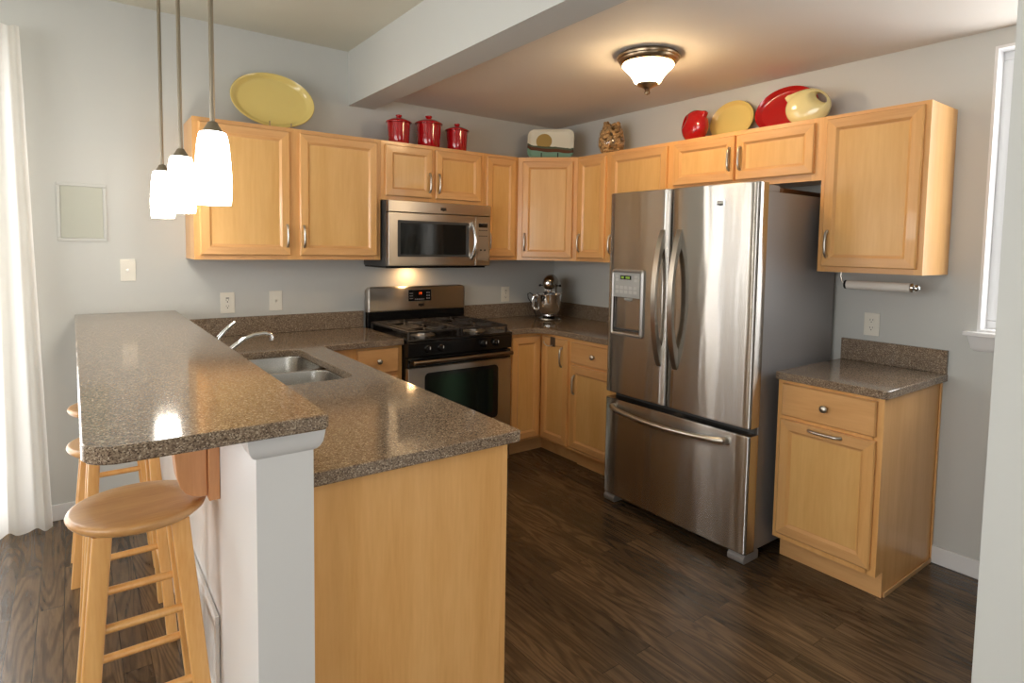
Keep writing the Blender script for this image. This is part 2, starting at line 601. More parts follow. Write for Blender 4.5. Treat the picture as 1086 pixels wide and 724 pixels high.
def wall_with_hole(name, horiz, a0, a1, z1, t0, t1, holes):
    """a wall along x ('x') or y ('y'), thickness t0..t1, with rectangular openings (a, b, zlo, zhi)"""
    m = MB()
    def bx(a, b, zl, zh):
        if b - a < 1e-4 or zh - zl < 1e-4: return
        m.box(*((a, b, t0, t1) if horiz == 'x' else (t0, t1, a, b)), zl, zh)
    cur = a0
    for (a, b, zl, zh) in holes:
        bx(cur, a, 0, z1); bx(a, b, 0, zl); bx(a, b, zh, z1)
        cur = b
    bx(cur, a1, 0, z1)
    return struct(m.build(name, WALL, smooth=False))
WIN1 = (-6.3, -3.57, 0.05, 2.36)
WIN2 = (-4.15, -2.987, 1.122, 2.38)
FILL_WIN_REAR = (-4.6, -2.6, 0.8, 2.2)
FILL_WIN_LEFT = (-5.4, -1.8, 0.45, 2.35)
wall_with_hole('wall_back', 'x', X0, 0.15, 2.9, 0.0, 0.15, [WIN1])
wall_with_hole('wall_right', 'y', Y0, 0.0, 2.9, 0.0, 0.15, [WIN2])
wall_with_hole('wall_left', 'y', Y0, 0.0, 2.9, X0 - .15, X0, [FILL_WIN_LEFT])
wall_with_hole('wall_rear', 'x', X0 - .15, 0.15, 2.9, Y0 - .15, Y0, [FILL_WIN_REAR])
struct(MB().box(-1.80, -1.67, Y0, -3.53, 0, 2.6).build('wall_passage', WALL, smooth=False))
struct(MB().box(-1.61, 0.0, Y0, 0.0, ZK, ZK + .3).build('ceiling', CEIL_K, smooth=False))
struct(MB().box(X0, -1.77, Y0, 0.0, ZD, ZD + .1).build('ceiling', CEIL_D, smooth=False))
struct(MB().box(-1.782, -1.605, Y0, 0.0, 2.377, ZD + .1).build('ceiling_beam', WALL, smooth=False))
# half wall that carries the bar, with its cove capital at the end
struct(MB().box(-2.94, -2.812, -2.50, 0.0, 0.0, 1.044).build('wall_half', PONY, smooth=False))
prof = [(0.0005, 0.982), (0.006, 0.985), (0.012, 0.992), (0.017, 1.003), (0.020, 1.018), (0.022, 1.034), (0.0225, 1.0435)]
m = MB()
rings = []
for d, z in prof:
    rings.append([(-2.94 - d, -2.44, z), (-2.94 - d, -2.50 - d, z), (-2.812 + d, -2.50 - d, z), (-2.812 + d, -2.476, z)])
m.loops(rings, closed=False, cap0=False, cap1=False)
m.face([rings[-1][i] for i in range(4)])
o = struct(m.build('trim_1', PONY, smooth=True, ang=30))
def baseboard(name, x0, x1, y0, y1):
    m = MB().box(x0, x1, y0, y1, 0, 0.085)
    return struct(m.build(name, TRIM, bevel=0.004))
baseboard('baseboard_back', WIN1[1] + .06, -2.942, -0.014, 0.0)
baseboard('baseboard_right', -0.014, 0.0, Y0, -2.868)
baseboard('baseboard_half', -2.954, -2.94, -2.50, -0.016)

# windows
def frame_ring(m, a0, a1, z0, z1, w, t0, t1, horiz, mi=0):
    for (p, q, zl, zh) in ((a0, a1, z0, z0 + w), (a0, a1, z1 - w, z1), (a0, a0 + w, z0 + w, z1 - w), (a1 - w, a1, z0 + w, z1 - w)):
        m.box(*((p, q, t0, t1) if horiz == 'x' else (t0, t1, p, q)), zl, zh, mi=mi)
def window(name, horiz, hole, t0, t1, bars=()):
    a, b, zl, zh = hole
    root = bpy.data.objects.new(name, None)
    COL.objects.link(root)
    struct(root)
    tm = (t0 + t1) / 2
    m = MB(); frame_ring(m, a, b, zl, zh, 0.05, tm - .03, tm + .03, horiz)
    for q in bars:
        m.box(*((q - .03, q + .03, tm - .025, tm + .025) if horiz == 'x' else (tm - .025, tm + .025, q - .03, q + .03)), zl + .05, zh - .05)
    m.build('window_frame', TRIM, root, bevel=0.004)
    m = MB()
    m.box(*((a + .05, b - .05, tm - .003, tm + .003) if horiz == 'x' else (tm - .003, tm + .003, a + .05, b - .05)), zl + .05, zh - .05)
    m.build('window_pane', PANE, root, smooth=False)
    return root
window('window_1', 'x', WIN1, 0.03, 0.15, bars=(-5.0,))
w2 = window('window_2', 'y', WIN2, 0.05, 0.17, bars=(-3.57,))
window('fill_window_rear', 'x', FILL_WIN_REAR, Y0 - .12, Y0, bars=(-3.6,))  # unseen rear opening, put in for soft fill from behind the camera
window('fill_window_left', 'y', FILL_WIN_LEFT, X0 - .12, X0, bars=(-3.6,))  # unseen left opening, added to brighten the half wall and the room
m = MB()
frame_ring(m, WIN2[0], WIN2[1], WIN2[2], WIN2[3], 0.012, 0.0, 0.09, 'y')
m.build('window_jamb', TRIM, w2, smooth=False)
m = MB().box(-0.045, 0.085, WIN2[0] - .04, -2.944, 1.104, 1.124)
m.build('window_sill', TRIM, w2, bevel=0.004)
m = MB()
m.loops([[(-0.004, WIN2[0] - .02, 1.036), (-0.004, -2.985, 1.036), (0, -2.985, 1.036), (0, WIN2[0] - .02, 1.036)],
         [(-0.014, WIN2[0] - .02, 1.05), (-0.014, -2.970, 1.05), (0, -2.970, 1.05), (0, WIN2[0] - .02, 1.05)],
         [(-0.026, WIN2[0] - .02, 1.104), (-0.026, -2.958, 1.104), (0, -2.958, 1.104), (0, WIN2[0] - .02, 1.104)]])
m.build('window_apron', TRIM, w2, bevel=0.002)

# ------------------------------------------------------------------ cabinets (local frame: x along the front, -y out of it, z up)
FR = 0.019
def door_mesh(w, h, rail=0.057, flat=False):
    m = MB()
    def rect(i, d):
        return [(i, d, i), (w - i, d, i), (w - i, d, h - i), (i, d, h - i)]
    if flat:
        prof = [(0.0, 0.0), (0.0, -.013), (0.005, -.019)]
    else:
        prof = [(0.0, 0.0), (0.0, -.014), (0.005, -.019), (rail - .012, -.019), (rail - .004, -.0125), (rail, -.009), (rail + .004, -.009)]
    rings = [rect(i, d) for i, d in prof]
    m.loops(rings, cap0=True, cap1=True, mis=lambda k, i: 1 if (k < len(rings) - 1 and i in (0, 2)) else (1 if flat else (2 if k >= len(rings) - 2 else 0)))
    return m
def pull(parent, x, z, length=0.125, vert=True, name='handle', y=-0.019):
    m = MB()
    n = 12
    pts, rs = [], []
    for k in range(n + 1):
        t = k / n
        s = (t - .5) * length
        out = y - 0.003 - 0.017 * math.sin(math.pi * t) ** 0.34
        pts.append((x, out, z + s) if vert else (x + s, out, z))
        rs.append(0.0068 + 0.0006 * abs(2 * t - 1))
    m.tube(pts, rs, 10)
    for e in (-.5, .5):
        c = (x, y, z + e * length) if vert else (x + e * length, y, z)
        m.lathe([(.008, 0), (.0075, -.004), (.005, -.007)], c, 14, axis='y')
    return m.build(name, NICKEL, parent)
def knob(parent, x, z, y=-0.019, name='knob'):
    m = MB().lathe([(.007, 0), (.006, -.012), (.009, -.016), (.016, -.019), (.0165, -.024), (.012, -.029), (.001, -.031)], (x, y, z), 22, axis='y')
    return m.build(name, NICKEL, parent)
def face_frame(parent, w, z0, z1, openings, stile=0.04, d=0.019):
    """frame ring around the openings [(x0,x1,z0,z1)]; full vertical stiles, rails between"""
    m = MB()
    xs = sorted({0.0, w} | {q for o in openings for q in o[:2]})
    # vertical members
    edges = sorted([(o[0], o[1]) for o in openings])
    merged = []
    for a, b in edges:
        if merged and abs(merged[-1][0] - a) < 1e-4: continue
        merged.append((a, b))
    cur = 0.0
    for a, b in merged:
        m.box(cur, a, 0, d, z0, z1, 0)
        zs = sorted([(o[2], o[3]) for o in openings if abs(o[0] - a) < 1e-4])
        zc = z0
        for zl, zh in zs:
            m.box(a, b, 0.0004, d, zc, zl, 1)
            zc = zh
        m.box(a, b, 0.0004, d, zc, z1, 1)
        cur = b
    m.box(cur, w, 0, d, z0, z1, 0)
    return m.build('face_frame', [maple_v, maple_h], parent, smooth=False)
def add_door(parent, x0, x1, z0, z1, handle=None, rail=0.057, name='door'):
    d = door_mesh(x1 - x0, z1 - z0, rail).build(name, [maple_v, maple_h, maple_p], parent, loc=(x0, 0, z0), ang=20)
    if handle:
        hx, hz, vert, ln = handle
        pull(d, hx - x0, hz - z0, ln, vert)
    return d
def add_drawer(parent, x0, x1, z0, z1):
    d = door_mesh(x1 - x0, z1 - z0, flat=True).build('drawer', [maple_v, maple_h, maple_p], parent, loc=(x0, 0, z0), ang=20)
    knob(d, (x1 - x0) / 2, (z1 - z0) / 2)
    return d
ZB, ZT, FD = 1.375, 2.128, 0.303
def wall_cab(label, loc, rz, w, z0, doors, name='wall_cabinet', zt=ZT, depth=FD, top=True):
    root = thing(name, label, 'cabinet', (loc[0], loc[1], z0), rz)
    h = zt - z0
    g = 0.0015
    m = MB()
    b = depth - .002
    m.box(g, .013, FR, b, 0, h); m.box(w - .013, w - g, FR, b, 0, h)                  # sides
    m.box(.013, w - .013, FR, b, 0.010, 0.026)                                          # bottom
    m.box(.013, w - .013, FR, b, h - .016, h)
    m.box(.013, w - .013, b - .006, b, .026, h - .016)
    m.build('carcass', maple_v, root, smooth=False)
    ops = [(x0 + .014, x1 - .014, zl - z0 + .014, zh - z0 - .014) for (x0, x1, zl, zh, _) in doors]
    # pairs of doors meeting without a stile share one opening
    face_frame(root, w, 0, h, ops)
    for (x0, x1, zl, zh, hd) in doors:
        add_door(root, x0, x1, zl - z0, zh - z0, (hd[0], hd[1] - z0, True, .12) if hd else None)
    return root
DB, DT = 1.400, 2.104
XL = -2.738
wall_cab('double door maple wall cabinet at far left of the range wall, yellow platter on top', (XL, -FD), 0, 1.048, ZB,
         [(.028, .492, DB, DT, (.474, 1.512)), (.548, 1.022, DB, DT, (.568, 1.510))])
XM = -1.6885
wall_cab('short two door maple wall cabinet directly above the microwave', (XM, -FD), 0, .771, 1.757,
         [(.028, .3585, 1.783, DT, (.360 - .022, 1.883)), (.3855, .742, 1.783, DT, (.3855 + .022, 1.883))])
wall_cab('narrow maple wall cabinet between the microwave and the corner cabinet', (-.9165, -FD), 0, .303, ZB,
         [(.020, .272, DB, DT, (.043, 1.51))])
# diagonal corner cabinet
root = thing('corner_cabinet', 'diagonal maple wall cabinet in the room corner above the stand mixer', 'cabinet', (-.6126, -FD, ZB), R(-45))
L = math.hypot(.6126 - FD, .6126 - FD)
q = math.sqrt(.5)
def dl(x, y):                                                   # world offset to the cabinet's own frame
    dx, dy = x + .6126, y + FD
    return (dx * q - dy * q, dx * q + dy * q)
m = MB()
body = [dl(-.6122, -FD + .004), dl(-.6122, -.002), dl(-.002, -.002), dl(-.002, -.6122), dl(-FD + .004, -.6122)]
body = [(body[0][0] + .004, .0195)] + body[1:4] + [(body[4][0] - .004, .0195)]
m.prism(body, 0.010, ZT - ZB)
m.build('carcass', maple_v, root, smooth=False)
face_frame(root, L, 0, ZT - ZB, [(.05, L - .05, .04, ZT - ZB - .04)])
add_door(root, .036, L - .032, DB - ZB - .004, DT - ZB - .006, (.058, 1.508 - ZB, True, .12))
RW = R(-90)
wall_cab('narrow maple wall cabinet right of the corner cabinet, jar of corks on top', (-FD, -.6126), RW, .317, ZB,
         [(.026, .298, DB, DT, (.050, 1.508))])
wall_cab('maple wall cabinet half hidden behind the top left of the refrigerator', (-FD, -.930), RW, .540, ZB,
         [(.034, .514, DB, DT, (.048, 1.50))])
wall_cab('wide two door maple wall cabinet above the refrigerator', (-FD, -1.470), RW, .931, 1.822,
         [(.026, .446, 1.857, DT, (.437 - .02, 1.977)), (.457, .894, 1.857, DT, (.484, 1.975))])
wall_cab('tall single door maple wall cabinet at far right above the outlet', (-FD, -2.401), RW, .462, ZB,
         [(.024, .440, DB, DT + .006, (.050, 1.51))])

BF, TOE, BT = .607, .524, .876
def base_cab(label, loc, rz, w, drawers, doors, depth=BF, name='base_cabinet', left_in=0.0):
    root = thing(name, label, 'cabinet', (loc[0], loc[1], 0), rz)
    m = MB()
    g = .0015
    b = depth - .002
    t = depth - TOE if False else .083
    for a0, a1 in ((g, .016), (w - .016, w - g)):
        m.prism([(FR, BT), (FR, .114), (t, .114), (t, 0), (b, 0), (b, BT)], a0, a1, 'yz')
    m.box(.016, w - .016, FR, b, .114, .13)
    m.box(.016, w - .016, b - .006, b, .13, BT)
    m.build('carcass', maple_v, root, smooth=False)
    MB().box(.0015, w - .0015, t - .012, t - .0005, 0.001, .1135).build('toe_kick', maple_h, root, smooth=False)
    ops = [(x0 + .014, x1 - .014, zl + .014, zh - .014) for (x0, x1, zl, zh) in drawers] + \
          [(d[0] + .014, d[1] - .014, d[2] + .014, d[3] - .014) for d in doors]
    face_frame(root, w, .114, BT, ops)
    for d in drawers: add_drawer(root, *d)
    for d in doors: add_door(root, d[0], d[1], d[2], d[3], d[4])
    return root
base_cab('maple base cabinet with one drawer left of the range', (-2.196, -BF), 0, .512, [(.228, .483, .718, .862)],
         [(.228, .483, .14, .69, (.25, .60, True, .12))])
# base cabinet in the corner: an L with a folding pair of doors at the inner corner
root = thing('corner_base_cabinet', 'L shaped maple corner base cabinet with folding inner doors right of the range', 'cabinet', (-.914, -BF, 0))
lx, ly = lambda x: x + .914, lambda y: y + BF
def ell(d):                 # L outline with front faces set back by d
    return [(lx(-.912), ly(-.002)), (lx(-.912), ly(-BF + d)), (lx(-BF + d), ly(-BF + d)), (lx(-BF + d), ly(-.928)), (lx(-.002), ly(-.928)), (lx(-.002), ly(-.002))]
m = MB(); m.prism(ell(.0), .114, BT); m.build('carcass', [maple_v], root, smooth=False)
m = MB(); m.prism(ell(.083), .001, .1135); m.build('toe_kick', maple_h, root, smooth=False)
d1 = door_mesh(.246, .722).build('door', [maple_v, maple_h, maple_p], root, loc=(lx(-.873), ly(-BF - .0005), .13), ang=20)
d2 = door_mesh(.276, .722).build('door', [maple_v, maple_h, maple_p], root, loc=(lx(-BF - .0005), ly(-.632), .13), ang=20)
d2.rotation_euler = (0, 0, RW)
pull(d2, .276 - .058, .60, .125)
base_cab('maple base cabinet with drawer and door left of the refrigerator', (-BF, -.930), RW, .500, [(.012, .455, .712, .848)],
         [(.012, .455, .138, .694, (.05, .568, True, .12))])
rb = base_cab('freestanding maple base cabinet at far right under the small granite counter', (-BF, -2.402), RW, .463, [(.026, .438, .708, .858)],
              [(.022, .442, .142, .690, (.232, .668, False, .14))])
m = MB().prism([(.083, .0), (.083, .022), (BF - .003, .022), (BF - .003, 0)], .4635, .470, 'yz')
m.build('shoe_molding', maple_y, rb, bevel=.002)
m = MB().box(.463, .469, BF - .02, BF - .003, .022, BT)
m.build('scribe_strip', maple_v, rb, bevel=.001)

# peninsula cabinet: its plain end panel faces the camera, its doors face the kitchen
root = thing('base_cabinet', 'peninsula sink base cabinet with plain maple end panel beside the white half wall', 'cabinet', (-2.808, -2.440, 0))
m = MB()
m.box(.004, .014, .02, 1.785, 0, BT); m.box(.014, .584, 1.77, 1.785, .114, BT); m.box(.014, .584, .02, 1.77, .114, .13)
m.box(.527, .533, .02, 1.785, 0, .114)
m.build('carcass', maple_v, root, smooth=False)
MB().box(.0, .584, 0, .018, 0, BT).build('end_panel', maple_v, root, smooth=False)
m = MB(); m.box(.5845, .606, .0, .042, .0, BT)
m.build('end_stile', maple_v, root, bevel=.0015)
fr = MB()
for y0, y1 in ((.042, .055), (.62, .66), (1.22, 1.26), (1.75, 1.785)): fr.box(.587, .604, y0, y1, .114, BT)
for z0, z1 in ((.114, .15), (.69, .72), (.85, BT)): fr.box(.587, .604, .055, 1.75, z0, z1)
fr.build('face_frame', maple_v, root, smooth=False)
for y0, w in ((.075, .55), (.655, .57), (1.255, .50)):
    d = door_mesh(w, .56).build('door', [maple_v, maple_h, maple_p], root, loc=(.6045, y0, .14), ang=20)
    d.rotation_euler = (0, 0, R(90))
    pull(d, w - .03, .5, .12)
    f = door_mesh(w, .14, flat=True).build('drawer', [maple_v, maple_h], root, loc=(.6045, y0, .715), ang=20)
    f.rotation_euler = (0, 0, R(90))
    knob(f, w / 2, .07)

# ------------------------------------------------------------------ worktops
ZC, TH = .912, .035
C1 = (-2.810, 0.0)
out = [(-2.810, -.0015), (-2.810, -2.474), (-2.174, -2.474), (-2.174, -.643), (-1.684, -.643), (-1.684, -.0015)]
out = fillet(out, {2: .012, 3: .03, 4: .008})
hole = list(reversed(fillet([(-2.70, -1.49), (-2.312, -1.49), (-2.312, -.672), (-2.70, -.672)], {0: .07, 1: .07, 2: .07, 3: .07})))
wt = MB().slab(out, ZC - TH, ZC, .003, [hole]).build('worktop', GRAN, smooth=True, ang=30)
tag(wt, 'L shaped speckled brown granite worktop holding the sink, lower than the bar', 'countertop')
MB().box(-2.809, -1.686, -.0215, -.0015, ZC + .0005, 1.023).build('backsplash', GRAN, wt, bevel=.002)
out = fillet([(-.912, -.0015), (-.912, -.643), (-.643, -.643), (-.643, -1.428), (-.0015, -1.428), (-.0015, -.0015)], {2: .13, 1: .008})
wt = MB().slab(out, ZC - TH, ZC, .003).build('worktop', GRAN, smooth=True, ang=30)
tag(wt, 'speckled brown granite corner worktop under the stand mixer, right of the range', 'countertop')
m = MB()
m.box(-.910, -.0215, -.0215, -.0015, ZC + .0005, 1.023); m.box(-.0215, -.0015, -1.427, -.0015, ZC + .0005, 1.023)
m.build('backsplash', GRAN, wt, bevel=.002)
out = fillet([(-.0015, -2.402), (-.643, -2.402), (-.643, -2.888), (-.0015, -2.888)], {1: .008, 2: .02})
wt = MB().slab(out, ZC - TH, ZC, .003).build('worktop', GRAN, smooth=True, ang=30)
tag(wt, 'small speckled brown granite worktop at far right beside the refrigerator', 'countertop')
MB().box(-.0215, -.0015, -2.886, -2.404, ZC + .0005, 1.023).build('backsplash', GRAN, wt, bevel=.002)
out = fillet([(-3.256, -.0015), (-3.256, -2.566), (-2.793, -2.566), (-2.793, -.0015)], {1: .065, 2: .018}, 12)
bt = MB().slab(out, 1.0445, 1.079, .004).build('breakfast_bar', GRAN, smooth=True, ang=30)
tag(bt, 'raised granite breakfast bar slab on the white half wall above the stools', 'bar counter')

# corbel under the bar
root = thing('corbel', 'curved wooden corbel bracket on the half wall under the bar', 'bracket', (-2.941, -2.03, .745))
MB().box(-.028, 0.0, -.052, .052, 0, .298).build('back_plate', red_oak, root, bevel=.002)
pr = [(-.029, .010), (-.050, .011), (-.068, .017), (-.084, .029), (-.096, .048), (-.103, .074), (-.106, .105), (-.109, .145), (-.122, .180), (-.150, .220), (-.185, .250), (-.215, .268), (-.225, .282), (-.225, .298), (-.029, .298)]
MB().prism(pr, -.034, .034, 'xz').build('bracket', red_oak, root, bevel=.003)

# return-air grille on the half wall
root = thing('air_grille', 'white slatted air return grille low on the half wall behind the stools', 'vent', (-2.9415, -1.55, .25))
m = MB()
for a in (-.5, -.0,):
    pass
frame_ring(m, -.49, .48, -.13, .13, .024, -.012, 0.0, 'y')
m.build('frame', WHITE, root, bevel=.003)
m = MB()
for k in range(40):
    y = -.462 + k * .0232
    m.box(-.009, -.001, y, y + .010, -.106, .106)
m.build('slats', WHITE, root, smooth=False)

# ------------------------------------------------------------------ sink and tap
root = thing('kitchen_sink', 'stainless steel double bowl sink set under the peninsula worktop', 'sink', (-2.506, -1.081, ZC - TH - .001))
def bowl(y0, y1):
    m = MB()
    x0, x1 = -.196, .196
    rings = []
    for i, z, r in ((-.012, 0, .075), (0, 0, .07), (.002, -.006, .07), (.010, -.15, .065), (.018, -.172, .06), (.04, -.182, .045), (.16, -.186, .02)):
        rings.append([(p[0], p[1], z) for p in rrect(x0 + i, x1 - i, y0 + i, y1 - i, r)])
    m.loops(rings, cap0=False, cap1=True)
    return m.build('bowl', SINKST, root, ang=60)
b1 = bowl(.012, .41)
b2 = bowl(-.41, -.012)
for b, y in ((b1, .21), (b2, -.21)):
    MB().lathe([(.001, -.1845), (.030, -.1845), (.040, -.182), (.042, -.184)], (0, y, 0), 24).build('drain', CHROME, b)
root = thing('faucet', 'chrome single lever kitchen faucet standing behind the sink', 'faucet', (-2.752, -1.08, ZC + .0005))
MB().lathe([(.001, 0), (.030, 0), (.030, .006), (.024, .012), (.022, .05), (.020, .085), (.016, .10), (.002, .104)], (0, 0, 0), 28).build('body', CHROME, root)
MB().tube([(.012, 0, .070), (.040, 0, .098), (.085, 0, .131), (.130, 0, .149), (.172, 0, .153), (.198, 0, .147), (.205, 0, .135), (.205, 0, .118)],
          [.011, .0105, .010, .0095, .0095, .010, .011, .011], 14).build('spout', CHROME, root)
MB().tube([(0, 0, .095), (-.016, 0, .118), (-.014, 0, .145), (.008, 0, .170), (.035, 0, .196), (.056, 0, .211)],
          [.014, .013, .010, .009, .0085, .006], 12).build('handle', CHROME, root)

# ------------------------------------------------------------------ range
RX0, RX1 = -1.679, -.917
RWD = RX1 - RX0
root = thing('gas_range', 'black and stainless steel gas range standing below the microwave', 'stove', (RX0, -.02, 0))
ry = lambda y: y + .02
MB().box(.002, RWD - .002, ry(-.03), ry(-.63), .025, .888).build('body', BLACK, root, bevel=.004)
for x in (.04, RWD - .04):
    for y in (-.08, -.58):
        MB().lathe([(.018, 0), (.018, .026)], (x, ry(y), 0), 12).build('foot', RUBBER, root)
m = MB()
m.box(0, RWD, ry(-.055), ry(-.682), .889, .906)
m.build('cooktop', BLACK, root, bevel=.005)
m = MB()
m.prism([(ry(-.632), .796), (ry(-.676), .800), (ry(-.684), .888), (ry(-.632), .888)], .002, RWD - .002, 'yz')
cp = m.build('control_panel', BLACK, root, bevel=.004)
for x in (.128, .219, .529, .624):
    mk = MB()
    mk.lathe([(.024, 0), (.023, -.010), (.018, -.013), (.016, -.030), (.001, -.031)], (x, ry(-.680), .846), 22, axis='y')
    mk.box(x - .004, x + .004, ry(-.705), ry(-.718), .828, .864)
    kk = mk.build('knob', BLACK, root, bevel=.0015)
    MB().box(x - .002, x + .002, ry(-.7182), ry(-.7195), .848, .864).build('mark', WHITE, kk, smooth=False)
# door
dr = MB()
dr.box(.004, RWD - .004, ry(-.634), ry(-.678), .215, .733)
door = dr.build('oven_door', STEEL2, root, bevel=.006)
m = MB(); m.box(.004, RWD - .004, ry(-.634), ry(-.672), .735, .793); m.build('door_trim', BLACK, root, bevel=.004)
pr = rrect(.113, .652, .345, .698, .03)
MB().prism(pr, ry(-.6785), ry(-.681), 'xz').build('window_border', BLACK, door, smooth=False)
MB().prism(rrect(.142, .612, .385, .674, .006), ry(-.6812), ry(-.6825), 'xz').build('window_glass', OVENGL, door, smooth=False)
m = MB()
m.tube([(.018, ry(-.716), .772), (RWD - .022, ry(-.716), .772)], .0145, 14)
for x in (.03, RWD - .03): m.box(x - .012, x + .012, ry(-.67), ry(-.716), .764, .780)
m.build('handle', mat('dark_steel', S(112, 100, 86), 0.3, 1.0), door, bevel=.002)
MB().box(.004, RWD - .004, ry(-.634), ry(-.676), .04, .207).build('drawer', STEEL2, root, bevel=.006)
# backguard
m = MB()
m.box(.004, RWD - .004, ry(-.022), ry(-.066), .889, 1.016)
m.build('backguard_base', BLACK, root, bevel=.004)
m = MB()
o1 = rrect(0, RWD, 1.012, 1.184, [.035, .035, .006, .006], 8)
rings = []
for i, y in ((0, -.024), (0, -.060), (.003, -.069), (.008, -.0745), (.014, -.076), (.024, -.0765)):
    rings.append([(min(max(p[0], i), RWD - i), ry(y), min(max(p[1], 1.012 + i * .5), 1.184 - i)) for p in o1])
m.loops(rings)
bg = m.build('backguard', STEEL2, root, ang=50)
MB().prism(rrect(.290, .478, 1.074, 1.162, .006), ry(-.0765), ry(-.0785), 'xz').build('display_bezel', NICKEL, bg, smooth=False)
dp = MB().prism(rrect(.296, .472, 1.080, 1.158, .004), ry(-.0787), ry(-.0798), 'xz').build('display', BLACK, bg, smooth=False)
text_mesh('display_digits', '19', .026, ORANGE, bg, (.387, ry(-.0799), 1.132), (R(90), 0, 0))
m = MB()
for k in range(3): m.box(.304, .330, ry(-.0799), ry(-.0804), 1.096 + k * .018, 1.101 + k * .018)
for k in range(6): m.box(.345 + k * .013, .354 + k * .013, ry(-.0799), ry(-.0804), 1.088, 1.096)
for k in range(2):
    for j in range(3): m.box(.436 + k * .016, .446 + k * .016, ry(-.0799), ry(-.0804), 1.092 + j * .020, 1.102 + j * .020)
m.build('display_buttons', GREYSIDE, bg, smooth=False)
def badge(parent, x, z, y, s=1.0, axis='xz'):
    m = MB()
    m.prism([(x - .022 * s, z + .011 * s), (x - .022 * s, z - .008 * s), (x - .008 * s, z - .010 * s), (x, z - .014 * s), (x + .008 * s, z - .010 * s), (x + .022 * s, z - .008 * s), (x + .022 * s, z + .011 * s)][::-1], y, y - .0012, 'xz')
    b = m.build('badge', BADGE, parent, smooth=False)
    for q0, q1 in ((-.026, -.0215), (.0215, .026)):
        MB().box(x + q0 * s, x + q1 * s, y, y - .0016, z - .009 * s, z + .012 * s).build('badge_rim', CHROME, b, smooth=False)
    return b
badge(bg, .395, 1.051, ry(-.0765), .9)
# burners and grates
for (x, y, r) in ((.19, -.22, .042), (.19, -.50, .05), (.572, -.22, .042), (.572, -.50, .05)):
    m = MB().lathe([(r + .03, 0), (r + .026, .004), (r, .006), (r, .014), (.001, .014)], (x, ry(y), .9065), 26)
    bn = m.build('burner', STEEL2, root)
    MB().lathe([(r - .004, .0145), (r - .006, .021), (.001, .022)], (x, ry(y), .9065), 26).build('burner_cap', IRON, bn)
for gx0, gx1 in ((.018, .374), (.388, .744)):
    m = MB()
    ya, yb, zt = -.085, -.64, .953
    b = .007
    for y in (ya, yb, (ya + yb) / 2): m.box(gx0, gx1, ry(y) - b, ry(y) + b, zt - .012, zt)
    for x in (gx0, gx1 - .014): m.box(x, x + .014, ry(yb), ry(ya), zt - .012, zt)
    for x in (gx0, gx1 - .014):
        for y in (ya, yb): m.box(x, x + .014, ry(y) - b, ry(y) + b, .9065, zt - .01)
    cx = (gx0 + gx1) / 2
    for cy in (-.22, -.50):
        for k in range(8):
            a = k * math.pi / 4 + math.pi / 8
            r0, r1 = .03, .135
            p0 = (cx + r0 * math.cos(a), ry(cy) + r0 * math.sin(a)); p1 = (cx + r1 * math.cos(a) * 1.15, ry(cy) + r1 * math.sin(a))
            rot = Matrix.Rotation(math.atan2(p1[1] - p0[1], p1[0] - p0[0]), 3, 'Z')
            ln = math.hypot(p1[0] - p0[0], p1[1] - p0[1])
            m.box(0, ln, -.0055, .0055, -.010, .004, rot=rot, at=(p0[0], p0[1], zt))
    for k in range(10):
        y = ya - .03 - k * .0545
        m.box(gx0 + .010, gx0 + .065, ry(y) - .005, ry(y) + .005, zt - .010, zt + .003)
        m.box(gx1 - .065, gx1 - .010, ry(y) - .005, ry(y) + .005, zt - .010, zt + .003)
    m.box(cx - .006, cx + .006, ry(yb), ry(ya), zt - .012, zt)
    m.build('grate', IRON, root, bevel=.002, seg=1)

# ------------------------------------------------------------------ over-the-range microwave
root = thing('microwave', 'stainless steel over the range microwave hung under the short cabinet', 'microwave', (RX0, 0, 1.322))
zz = lambda z: z - 1.322
MB().box(.001, RWD - .001, -.001, -.362, zz(1.334), zz(1.752)).build('body', DKPLAST, root, bevel=.003)
MB().box(.006, RWD - .010, -.006, -.352, zz(1.3225), zz(1.3335)).build('bottom_grille', BLACK, root, bevel=.003)
MB().box(0, RWD, -.363, -.402, zz(1.678), zz(1.751)).build('vent_panel', STEEL2, root, bevel=.005)
bd = badge(root, .388, zz(1.709), -.402, .95)
m = MB().box(.0, .638, -.363, -.402, zz(1.338), zz(1.6755)); door = m.build('door', STEEL2, root, bevel=.005)
MB().prism(rrect(.062, .585, zz(1.397), zz(1.628), .006), -.4022, -.404, 'xz').build('window_border', DKPLAST, door, smooth=False)
MB().prism(rrect(.080, .560, zz(1.412), zz(1.612), .004), -.4042, -.4052, 'xz').build('window_glass', GLASSBLK, door, smooth=False)
pts = [(.610, -.402 - .045 * math.sin(math.pi * k / 12) ** .6, zz(1.392 + .235 * k / 12)) for k in range(13)]
MB().tube(pts, [.010 + .003 * abs(k / 6 - 1) for k in range(13)], 12, flat=1.3).build('handle', CHROME, door)
m = MB().box(.640, RWD, -.363, -.400, zz(1.338), zz(1.6755)); cpn = m.build('control_panel', STEEL2, root, bevel=.005)
MB().prism(rrect(.655, .745, zz(1.375), zz(1.636), .004), -.4002, -.4018, 'xz').build('keypad', mat('keypad_steel', S(172, 160, 145), .4, .6), cpn, smooth=False)
MB().box(.664, .736, -.402, -.4028, zz(1.600), zz(1.628)).build('display', GLASSBLK, cpn, smooth=False)
m = MB()
for r_ in range(2):
    for c_ in range(2): pass
for k in range(4):
    m.box(.666 + k * .018, .680 + k * .018, -.402, -.4026, zz(1.578), zz(1.584))
    m.box(.666 + k * .018, .680 + k * .018, -.402, -.4026, zz(1.540), zz(1.545))
for x in (.684, .716): m.lathe([(.007, -.402), (.006, -.4035), (.001, -.4035)], (x, 0, zz(1.445)), 12, axis='y')
